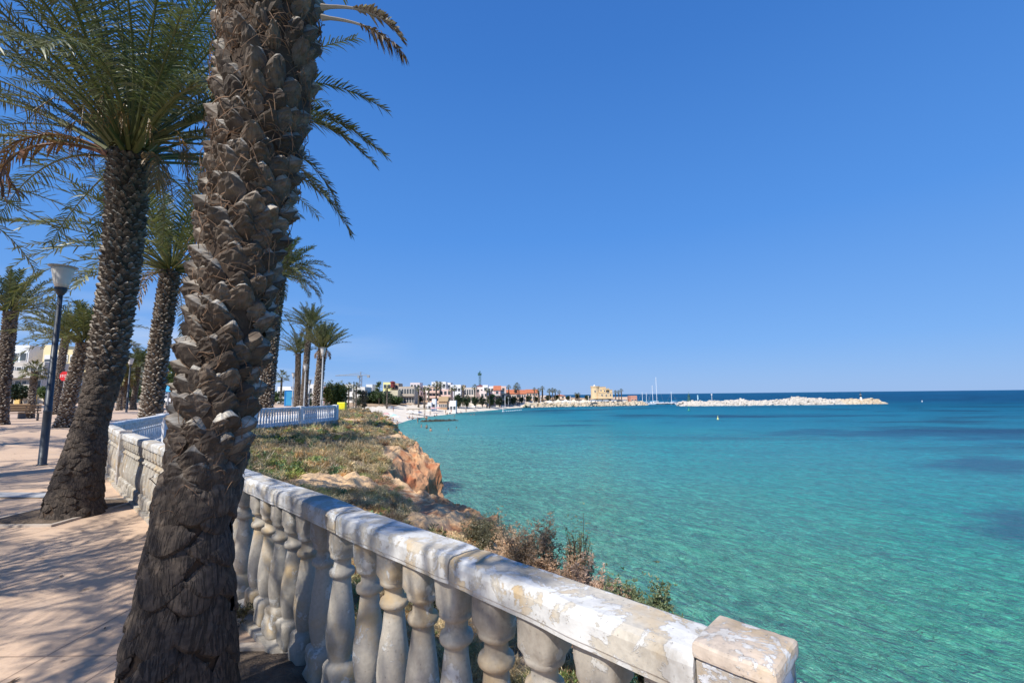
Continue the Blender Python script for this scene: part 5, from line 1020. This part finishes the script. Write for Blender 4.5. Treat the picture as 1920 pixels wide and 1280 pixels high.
def rockpile(name, label, pts, w_, h_, n, r, mat, seed, rbig=None, prof=None):
    rg = np.random.default_rng(seed); pts = np.array(pts, float); t = empty(name, (*pts[0], SEAZ), label, 'breakwater' if 'water' in name else 'rocks'); L = np.r_[0, np.cumsum(np.linalg.norm(np.diff(pts, axis=0), axis=1))]
    g = G(); o = np.array([*pts[0], SEAZ])
    for i in range(n):
        f = rg.random(); s = f*L[-1]; p = np.array([np.interp(s, L, pts[:, 0]), np.interp(s, L, pts[:, 1])]); hh = h_*(np.interp(f, *prof) if prof else 1.); u = rg.uniform(-1, 1); zz = hh*(1-abs(u)**1.4)*rg.uniform(.75, 1.05)-.1
        d = np.array([np.interp(s+1, L, pts[:, 0]), np.interp(s+1, L, pts[:, 1])])-p if s < L[-1]-1 else p-np.array([np.interp(s-1, L, pts[:, 0]), np.interp(s-1, L, pts[:, 1])]); d /= np.linalg.norm(d)+1e-9
        q = p+np.array([-d[1], d[0]])*u*w_*(.5+.5*hh/h_); rock(g, np.array([q[0], q[1], SEAZ+zz-r*.4])-o, r*rg.uniform(.6, 1.3), rg)
    g.build('boulders', mat, t); return t
Xb = lambda px, Y: Xof(px, Y)
rockpile('breakwater', 'long pale rubble breakwater, its whiter left and middle part', [(Xb(1283, 264), 264), (Xb(1400, 262), 262), (Xb(1530, 262), 263), (Xb(1578, 262), 264)], 6, 3.7, 2000, .82, WROCK, 5, prof=([0, .05, .12, .25, .36, .43, .55, .72, .8, .9, 1], [.5, .85, .72, .78, .9, .72, .72, 1.22, 1.05, .85, .7]))
rockpile('breakwater', 'orange tinted seaward end of the rubble breakwater carrying the beacon', [(Xb(1570, 263), 263), (Xb(1640, 265), 265), (Xb(1650, 266), 266)], 5, 3.0, 420, .95, ROCKM, 6, prof=([0, .8, .93, 1], [1, .95, .6, .25]))
rockpile('shore_rocks', 'band of pale armour rocks along the shore below the tower house', [(Xb(985, 265), 266), (19, 277), (46, 284), (76, 290), (84, 297)], 4.0, 2.6, 900, .85, ROCKM, 7)
rockpile('shore_rocks', 'short stub of pale rocks at the left harbour mouth', [(Xb(1272, 262), 262), (Xb(1296, 264), 264)], 2.5, 2.6, 80, .9, WROCK, 8)
rockpile('reef', 'low dark weedy reef at the edge of the beach', [(Xof(790, 130), 130.), (Xof(812, 131), 131.), (Xof(835, 132), 132.5), (Xof(856, 134), 134.)], 1.6, .38, 260, .45, REEF, 9, prof=([0, .1, .5, .8, 1], [.5, 1, 1.2, .7, .3]))
# beacon and harbour lamps
DK = M_('dark_beacon_paint', (.015, .02, .02), .5); GRN = M_('green_paint', (.02, .25, .17), .5)
def beacon(px, Y, py0, py1, label, m, cat='beacon', r=.55):
    x = Xof(px, Y); z0 = Zof(py0, px, Y); h = Zof(py1, px, Y)-z0; t = empty('beacon', (x, Y, z0), label, cat)
    g = G(); g.lathe([(r*1.6, -1.2), (r*1.6, .5), (r, .5), (r*.95, h*.62), (r*1.35, h*.64), (r*1.35, h*.68)], 12); g.build('tower', WHITE if m is DK else m, t)
    g = G(); g.lathe([(r*.9, h*.3), (r*1.02, h*.31), (r*1.02, h*.6), (r*.8, h*.61)], 12); g.build('band', m, t)
    g = G(); g.lathe([(r*.55, h*.68), (r*.55, h*.84), (r*.7, h*.85), (r*.1, h*.98)], 10); g.build('lantern', m, t); g = G(); g.tube([(0, 0, h*.95), (0, 0, h*1.25)], .06, 4); g.build('rod', m, t)
beacon(1613, 264, 747.5, 735.5, 'small dark beacon on the seaward end of the breakwater', DK, r=.42)
beacon(1291, 264, 750, 737, 'dark beacon at the harbour mouth end of the breakwater', CRN, r=.7)
# tents, awnings near the rocks
CANV = M_('white_canvas', (.82, .80, .76), .8, var=.06); CANB = M_('sand_canvas', (.72, .62, .46), .8, var=.1); CANL = M_('pale_blue_canvas', (.42, .72, .80), .8, var=.1); CANR = M_('pink_canvas', (.75, .42, .38), .8, var=.1); CANN = M_('navy_canvas', (.04, .07, .16), .8, var=.1)
for i, (px, Y, w_, m) in enumerate(((1046, 266, 4.2, CANB), (1060, 266, 4.0, CANV), (1075, 268, 4.4, CANB), (1093, 270, 3.8, CANB), (1030, 262, 3, CANV))):
    x = Xof(px, Y); zb = Zof(756, px, Y); h = Zof(747.8 if i != 4 else 750, px, Y)-zb; t = empty('tent', (x, Y, zb), ['sand coloured pointed tent, leftmost above the rocks', 'white pointed tent, second above the rocks', 'sand coloured pointed tent in the middle above the rocks', 'sand coloured pointed tent nearest the tower house', 'small white stall by the harbour palms'][i], 'tent', 'pointed tents above the rocks')
    g = G(); a = w_/2; g.add([(-a, -a, h*.45), (a, -a, h*.45), (a, a, h*.45), (-a, a, h*.45), (-a*.3, -a*.3, h*.75), (a*.3, -a*.3, h*.75), (a*.3, a*.3, h*.75), (-a*.3, a*.3, h*.75), (0, 0, h)], [[0, 1, 5, 4], [1, 2, 6, 5], [2, 3, 7, 6], [3, 0, 4, 7]], [[4, 5, 8], [5, 6, 8], [6, 7, 8], [7, 4, 8]]); g.build('canopy', m, t)
    for sx in (-a, a):
        for sy in (-a, a): g = G(); g.tube([(sx*.97, sy*.97, 0), (sx*.97, sy*.97, h*.45)], .08, 4); g.build('leg', WHITE, t)
for i, (px, Y) in enumerate(((1112, 282), (1124, 284), (1135, 286), (1152, 288), (1160, 288), (1169, 290))):
    t = car(px, Y, ((.8, .8, .8), (.5, .52, .55), (.82, .82, .82), (.78, .78, .80), (.15, .16, .18), (.8, .8, .82))[i], ['white car parked left of the tower house foot', 'grey car parked under the tower house', 'white car parked at the right foot of the tower house', 'white car parked below the three palms', 'dark car parked below the three palms', 'white car parked right of the three palms'][i], 0.1*i, 'cars parked above the shore rocks'); t.location.z = Zof(753, px, Y)
# ------------------------------------------------------------------ boats
HULL = M_('white_hull', (.84, .85, .86), .3, var=.04); HBLUE = M_('blue_hull_cover', (.10, .35, .55), .6, var=.1); HDARK = M_('dark_hull', (.03, .05, .06), .4); 
def boat(px, Y, L, label, mast=0., m=HULL, rz=0., cabin=True, cover=None):
    x = Xof(px, Y); t = empty('sailing_boat' if mast else 'motor_boat', (x, Y, SEAZ), label, 'boat', 'boats moored in the harbour', rz)
    n = 12; g = G(); V = []; S_ = np.linspace(-.5, .5, n)
    for s in S_:
        b = L*.16*math.sqrt(max(0.0, 1-max(0, s*2)**2.4))*(1 if s > -.45 else .9)+.02; sh = .75+.35*max(0, s*2)**2
        V += [(s*L, -b, sh*L/8), (s*L, -b*.72, -.15), (s*L, 0, -.3), (s*L, b*.72, -.15), (s*L, b, sh*L/8)]
    Q = [[i*5+j, (i+1)*5+j, (i+1)*5+j+1, i*5+j+1] for i in range(n-1) for j in range(4)]+[[i*5+4, (i+1)*5+4, (i+1)*5, i*5] for i in range(n-1)]; c = len(V); V += [(-L/2, 0, .3)]
    g.add(V, Q, [[j, j+1, c] for j in range(4)]+[[4, 0, c]]); g.build('hull', m, t)
    zd = .75*L/8
    if cabin:
        g = G(); g.box((-.02*L, 0, zd+L*.045), (L*.38, L*.17, L*.09), taper=.8); k = g.build('cabin', HULL, t); g = G(); g.box((-.02*L, 0, zd+L*.05), (L*.34, L*.176, L*.035), taper=.95); g.build('windscreen', GLASS, k)
    if cover: g = G(); g.box((-.25*L, 0, zd+L*.16), (L*.3, L*.2, .08)); g.build('canopy', cover, t)
    if mast:
        g = G(); g.tube([(.05*L, 0, zd), (.05*L, 0, mast)], .14, 5); g.build('mast', HULL, t); g = G(); g.tube([(.05*L, 0, zd+1.2), (-.35*L, 0, zd+1.2)], .14, 5); g.build('boom', HBLUE, t)
        for a, b2 in ((.48, .97), (-.48, .97)): g = G(); g.tube([(a*L, 0, zd), (.05*L, 0, mast*b2)], .03, 3); g.build('stay', GREYP, t)
BO = [(1203, 320, 8, 'white sailing boat, leftmost in the harbour', 8.5), (1210.5, 324, 8, 'white sailing boat, second from the left in the harbour', 8), (1222.5, 318, 9, 'white sailing boat left of the tallest mast', 13), (1229.5, 316, 11, 'white sailing boat with the tallest mast', 18.5), (1259.5, 320, 8, 'white sailing boat at the right end of the moorings', 8.5),
      (1198, 314, 6, 'small motor boat beside the harbour rocks', 0), (1206, 312, 7, 'white motor boat in front of the leftmost sailing boat', 0), (1216, 310, 7, 'white motor boat with a blue canopy', 0), (1224, 308, 6.5, 'motor boat in front of the tallest mast', 0), (1236, 309, 7, 'white cabin boat right of the tallest mast', 0), (1243, 311, 7, 'white cabin boat in the middle of the moorings', 0), (1250, 312, 7.5, 'pale motor boat near the dark pontoon', 0), (1266, 306, 8, 'white cabin boat at the harbour mouth', 0), (1275, 300, 7, 'motor boat just left of the breakwater head', 0)]
for i, (px, Y, L, lab, mst) in enumerate(BO): boat(px, Y, L, lab, mst, HULL, [0.2, -.3, .5, .1, 2.9][i % 5], cover=HBLUE if i in (7, 10, 12) else None)
# pontoon
x = Xof(1255, 302); t = empty('pontoon', (x, 302, SEAZ), 'low dark pontoon in front of the moored boats', 'pontoon'); g = G(); g.box((0, 0, .45), (18, 2.2, .5)); g.build('deck', HDARK, t)
for k in range(5): g = G(); g.tube([(-8+4*k, 1, -.6), (-8+4*k, 1, 1.5)], .15, 6); g.build('pile', WHITE, t)
# sail boards / white masts
x = Xof(1334, 266); t = empty('signal_mast', (x, 266, Zof(750, 1334, 266)), 'thin white mast standing on the breakwater', 'mast'); g = G(); g.tube([(0, 0, -1), (0, 0, 3.8)], .12, 5); g.build('pole', WHITE, t); g = G(); g.box((0, 0, 3.3), (.8, .1, .5)); g.build('panel', WHITE, t)
x = Xof(1307, 262); t = empty('flag', (x, 262, Zof(750, 1307, 262)), 'pale green feather flag beside the harbour mouth beacon', 'flag'); g = G(); g.tube([(0, 0, -1), (0, 0, 3.)], .07, 5); g.build('pole', WHITE, t); g = G(); g.box((.3, 0, 1.6), (.6, .06, 2.6), taper=.6); g.build('cloth', CANL, t)
# buoys
def buoy(px, py, r, m, label, top=None):
    p = gz(px, py, SEAZ); t = empty('buoy', tuple(p), label, 'buoy'); g = G(); g.lathe([(r*.55, -r*.5), (r, 0), (r*.9, r*.5), (r*.45, r*1.1), (r*.2, r*2.2)], 12); g.build('float', m, t, True)
    g = G(); g.tube([(0, 0, r*2), (0, 0, r*3)], r*.10, 5); g.box((0, 0, r*3), (r*.5, r*.5, r*.5)); g.build('top_mark', top or m, t)
buoy(1346, 786, .30, M_('yellow_buoy', (.82, .80, .30), .4), 'yellow buoy on the open water before the breakwater'); buoy(1291.5, 770, .55, GRN, 'green buoy below the harbour mouth'); buoy(1729, 753, .34, HULL, 'tiny white buoy right of the breakwater end')
# floating rope line of the swimming area
g = G(); p0 = gz(944, 771.5, SEAZ); p1 = gz(979, 768.5, SEAZ); t = empty('swim_line', tuple(p0), 'string of white floats marking the swimming area', 'float line')
g = G(); g.tube([(0, 0, .05), tuple(p1-p0+[0, 0, .05])], .04, 4); g.build('rope', WHITE, t)
for k in range(10): g = G(); q = (p1-p0)*(k+.5)/10; g.lathe([(.05, -.12), (.22, 0), (.22, .2), (.05, .32)], 8, c=tuple(q)); g.build('float', HULL, t)
g = G(); p = gz(943, 771.5, SEAZ); t = empty('marker_pole', tuple(p), 'white pole standing in the water at the end of the float line', 'pole'); g.tube([(0, 0, -.5), (0, 0, Zof(760.5, 943, p[1])-SEAZ)], .14, 6); g.build('pole', WHITE, t); g = G(); g.lathe([(.3, -.2), (.4, .1), (.1, .4)], 8); g.build('float', HULL, t)
# ------------------------------------------------------------------ people (one skinned body, clothes as children)
SKIN = M_('sun_tanned_skin', (.45, .26, .17), .6, var=.1, scale=4); HAIR = M_('dark_hair', (.05, .03, .02), .7)
CL = [M_('swimwear_%s' % n, c, .7) for n, c in (('navy', (.03, .05, .15)), ('red', (.5, .04, .04)), ('black', (.02, .02, .02)), ('white', (.7, .7, .7)), ('teal', (.02, .3, .3)))]
def body_mesh(joints, edges, radii, name='body'):
    me = bpy.data.meshes.new(name); me.from_pydata(joints, edges, []); me.materials.append(SKIN); o = bpy.data.objects.new(name, me); COL.objects.link(o)
    o.modifiers.new('skin', 'SKIN'); o.modifiers.new('sub', 'SUBSURF').levels = 1
    for v, r in zip(me.skin_vertices[0].data, radii): v.radius = (r, r)
    me.skin_vertices[0].data[0].use_root = True
    dg = bpy.context.evaluated_depsgraph_get(); m2 = bpy.data.meshes.new_from_object(o.evaluated_get(dg)); bpy.data.objects.remove(o); m2.name = name
    m2.materials.clear(); m2.materials.append(SKIN); return m2
st = body_mesh([(0, 0, .95), (0, 0, 1.15), (0, 0, 1.40), (0, 0, 1.52), (0, -.01, 1.66), (-.2, 0, 1.42), (-.26, .02, 1.14), (-.25, -.08, .90), (.2, 0, 1.42), (.27, 0, 1.14), (.28, -.10, .90), (-.1, 0, .90), (-.12, -.04, .50), (-.12, .02, .06), (-.12, -.12, .03), (.1, 0, .90), (.13, .03, .50), (.14, .06, .06), (.14, -.08, .03)],
 [(0, 1), (1, 2), (2, 3), (3, 4), (2, 5), (5, 6), (6, 7), (2, 8), (8, 9), (9, 10), (0, 11), (11, 12), (12, 13), (13, 14), (0, 15), (15, 16), (16, 17), (17, 18)], [.13, .12, .14, .055, .10, .06, .045, .035, .06, .045, .035, .095, .065, .045, .035, .095, .065, .045, .035])
si = body_mesh([(0, 0, .12), (0, .04, .35), (0, .02, .58), (0, -.02, .70), (0, -.05, .83), (-.2, .02, .58), (-.24, .18, .34), (-.22, .26, .08), (.2, .02, .58), (.24, -.12, .40), (.16, -.32, .42), (-.1, -.02, .12), (-.13, -.38, .40), (-.13, -.62, .06), (-.13, -.76, .05), (.1, -.02, .12), (.13, -.38, .42), (.13, -.60, .06), (.13, -.74, .05)],
 [(0, 1), (1, 2), (2, 3), (3, 4), (2, 5), (5, 6), (6, 7), (2, 8), (8, 9), (9, 10), (0, 11), (11, 12), (12, 13), (13, 14), (0, 15), (15, 16), (16, 17), (17, 18)], [.14, .12, .14, .055, .10, .06, .045, .035, .06, .045, .035, .095, .065, .045, .035, .095, .065, .045, .035])
def mesh_of(g, mat): o = g.build('tmp', mat); m = o.data; bpy.data.objects.remove(o); return m
def person(p, pose, label, rz=0, sw=0, s=1.0):
    t = bpy.data.objects.new('person', st if pose != 'sit' else si); COL.objects.link(t); t.location = p; t.rotation_euler = (0, 0, rz); t.scale = (s, s, s); tag(t, label, 'person', 'bathers on the beach and in the water')
    zt = .96 if pose != 'sit' else .14; hz_ = 1.69 if pose != 'sit' else .86; hy_ = .01 if pose != 'sit' else -.03
    g = G(); g.lathe([(.155, zt-.14), (.175, zt-.05), (.165, zt+.08)], 12); g.build('swimwear', CL[sw], t, True)
    g = G(); g.lathe([(.085, hz_-.07), (.112, hz_), (.10, hz_+.07), (.04, hz_+.105)], 10, c=(0, hy_+.015, 0)); g.build('hair', HAIR, t, True)
def on_land(px, Y): x = Xof(px, Y); return (x, Y, float(landH(x, Y)[0])+.0)
PP = [(746, 108, 'stand', 'person standing at the water edge beside the grassy headland', 0), (784, 124, 'stand', 'person standing ankle deep left of the dark reef', 2), (799.5, 133, 'stand', 'person walking in the shallows above the dark reef', 2), (738, 128, 'stand', 'person standing by the pale blue parasol', 1), (796, 150, 'stand', 'person standing right of the white parasols', 4), (801, 150, 'sit', 'person sitting right of the white parasols', 1),
      (768, 146, 'sit', 'person sitting under the left white parasol', 0), (774, 144, 'sit', 'person sitting between the white parasols', 2), (733, 122, 'sit', 'person sitting in front of the pale blue parasol', 1), (727, 118, 'sit', 'person sitting nearest the headland grass', 3), (723, 121, 'stand', 'person standing nearest the headland grass', 2),
      (815, 165, 'sit', 'person sitting on a red towel by the water', 1), (819, 168, 'sit', 'second person sitting by the water', 0), (836, 178, 'stand', 'dark figure at the water edge below the kiosk', 2), (839, 178, 'sit', 'figure crouching at the water edge below the kiosk', 2), (856, 190, 'sit', 'person sitting below the big dark tree', 0), (864, 196, 'sit', 'person lying back below the second dark tree', 1), (874, 200, 'stand', 'person standing on the sand below the dark bush', 4), (738, 165, 'stand', 'person walking alone on the upper sand', 2), (846, 186, 'stand', 'person on the sand left of the kiosk', 1)]
for i, (px, Y, pose, lab, sw) in enumerate(PP): q = on_land(px, Y); person((q[0], q[1], max(q[2], SEAZ-.25)), pose, lab, i*1.3, sw)
for i, (px, py, dz, lab) in enumerate(((790, 801, -1.0, 'bather waist deep left of the pair below the reef'), (807.5, 808, -1.05, 'bather waist deep holding a white float'), (800, 803, -.85, 'bather wading straight below the reef'), (841, 807, -1.3, 'bather with a white cap further out'), (883, 778, -1.3, 'head of a swimmer near the beach, left one'), (889, 777.5, -1.3, 'head of a swimmer near the beach, right one'), (852, 781.5, -1.1, 'dark swimmer near the shore'), (856, 803, -1.35, 'lone swimmer right of the white cap'))):
    p = gz(px, py, SEAZ); person((p[0], p[1], SEAZ+dz), 'stand', lab, i*.9+2, i % 5)
# parasols and loungers
def parasol(px, Y, m, label, r=1.15, h=2.1, py=None):
    q = on_land(px, Y); t = empty('beach_parasol', q, label, 'parasol', 'parasols on the beach')
    g = G(); g.tube([(0, 0, 0), (0, 0, h)], .025, 6); g.build('pole', WHITE, t); g = G(); k = 8; prof = [(r, h-.45), (r*.72, h-.22), (r*.35, h-.06), (.03, h)]
    g.lathe(prof, k); g.build('canopy', m, t)
for a in ((739, 126, CANL, 'pale blue parasol on the near sand'), (733, 132, CANV, 'white parasol left of the pale blue one'), (725, 130, CANR, 'pink parasol behind the headland grass'), (768, 149, CANV, 'left white parasol of the middle group'), (774, 150, CANV, 'middle white parasol of the middle group'), (781, 150, CANV, 'right white parasol of the middle group'), (787, 153, CANN, 'navy parasol at the middle group'), (812, 176, CANR, 'small red parasol by the water'), (822, 182, CANR, 'distant pink parasol on the upper sand'), (888, 212, CANV, 'white parasol before the dark bush'), (729, 118, CANB, 'sand coloured parasol nearest the headland'), (744, 122, CANV, 'white parasol right of the pale blue one')): parasol(*a)
LN = M_('lounger_fabric', (.15, .2, .32), .8)
def lounger(px, Y, label, rz):
    q = on_land(px, Y); t = empty('sun_lounger', q, label, 'sun lounger', 'loungers on the beach', rz); g = G(); g.box((0, 0, .32), (.6, 1.3, .06)); g.build('seat', LN, t); g = G(); V = [(-.3, .65, .30), (.3, .65, .30), (.3, 1.1, .72), (-.3, 1.1, .72), (-.3, .65, .36), (.3, .65, .36), (.3, 1.08, .78), (-.3, 1.08, .78)]
    g.add(V, [[0, 3, 2, 1], [4, 5, 6, 7], [0, 1, 5, 4], [1, 2, 6, 5], [2, 3, 7, 6], [3, 0, 4, 7]]); g.build('backrest', LN, t)
    for sx in (-.25, .25):
        for sy in (-.55, .55): g = G(); g.box((sx, sy, .15), (.05, .05, .30)); g.build('leg', WHITE, t)
for i, (px, Y) in enumerate(((716, 134), (721, 131), (770, 142), (778, 141), (789, 146), (843, 181))): lounger(px, Y, ['dark lounger on the sand nearest the headland', 'dark lounger left of the white parasol', 'lounger under the left white parasol', 'lounger under the right white parasol', 'lounger beside the navy parasol', 'lounger at the far water edge'][i], i*.7)
# straw shade roof on posts across the middle of the beach
q = on_land(786, 162); t = empty('straw_shade', q, 'long low straw shade roof on posts in the middle of the beach', 'sun shade'); g = G(); g.box((0, 0, 2.2), (8.4, 2.2, .18), rz=0); g.build('roof', M_('straw', (.28, .22, .13), .95), t)
for k in range(5):
    for sy in (-.9, .9): g = G(); g.tube([(-4+2*k, sy, 0), (-4+2*k, sy, 2.15)], .07, 5); g.build('post', WOOD, t)
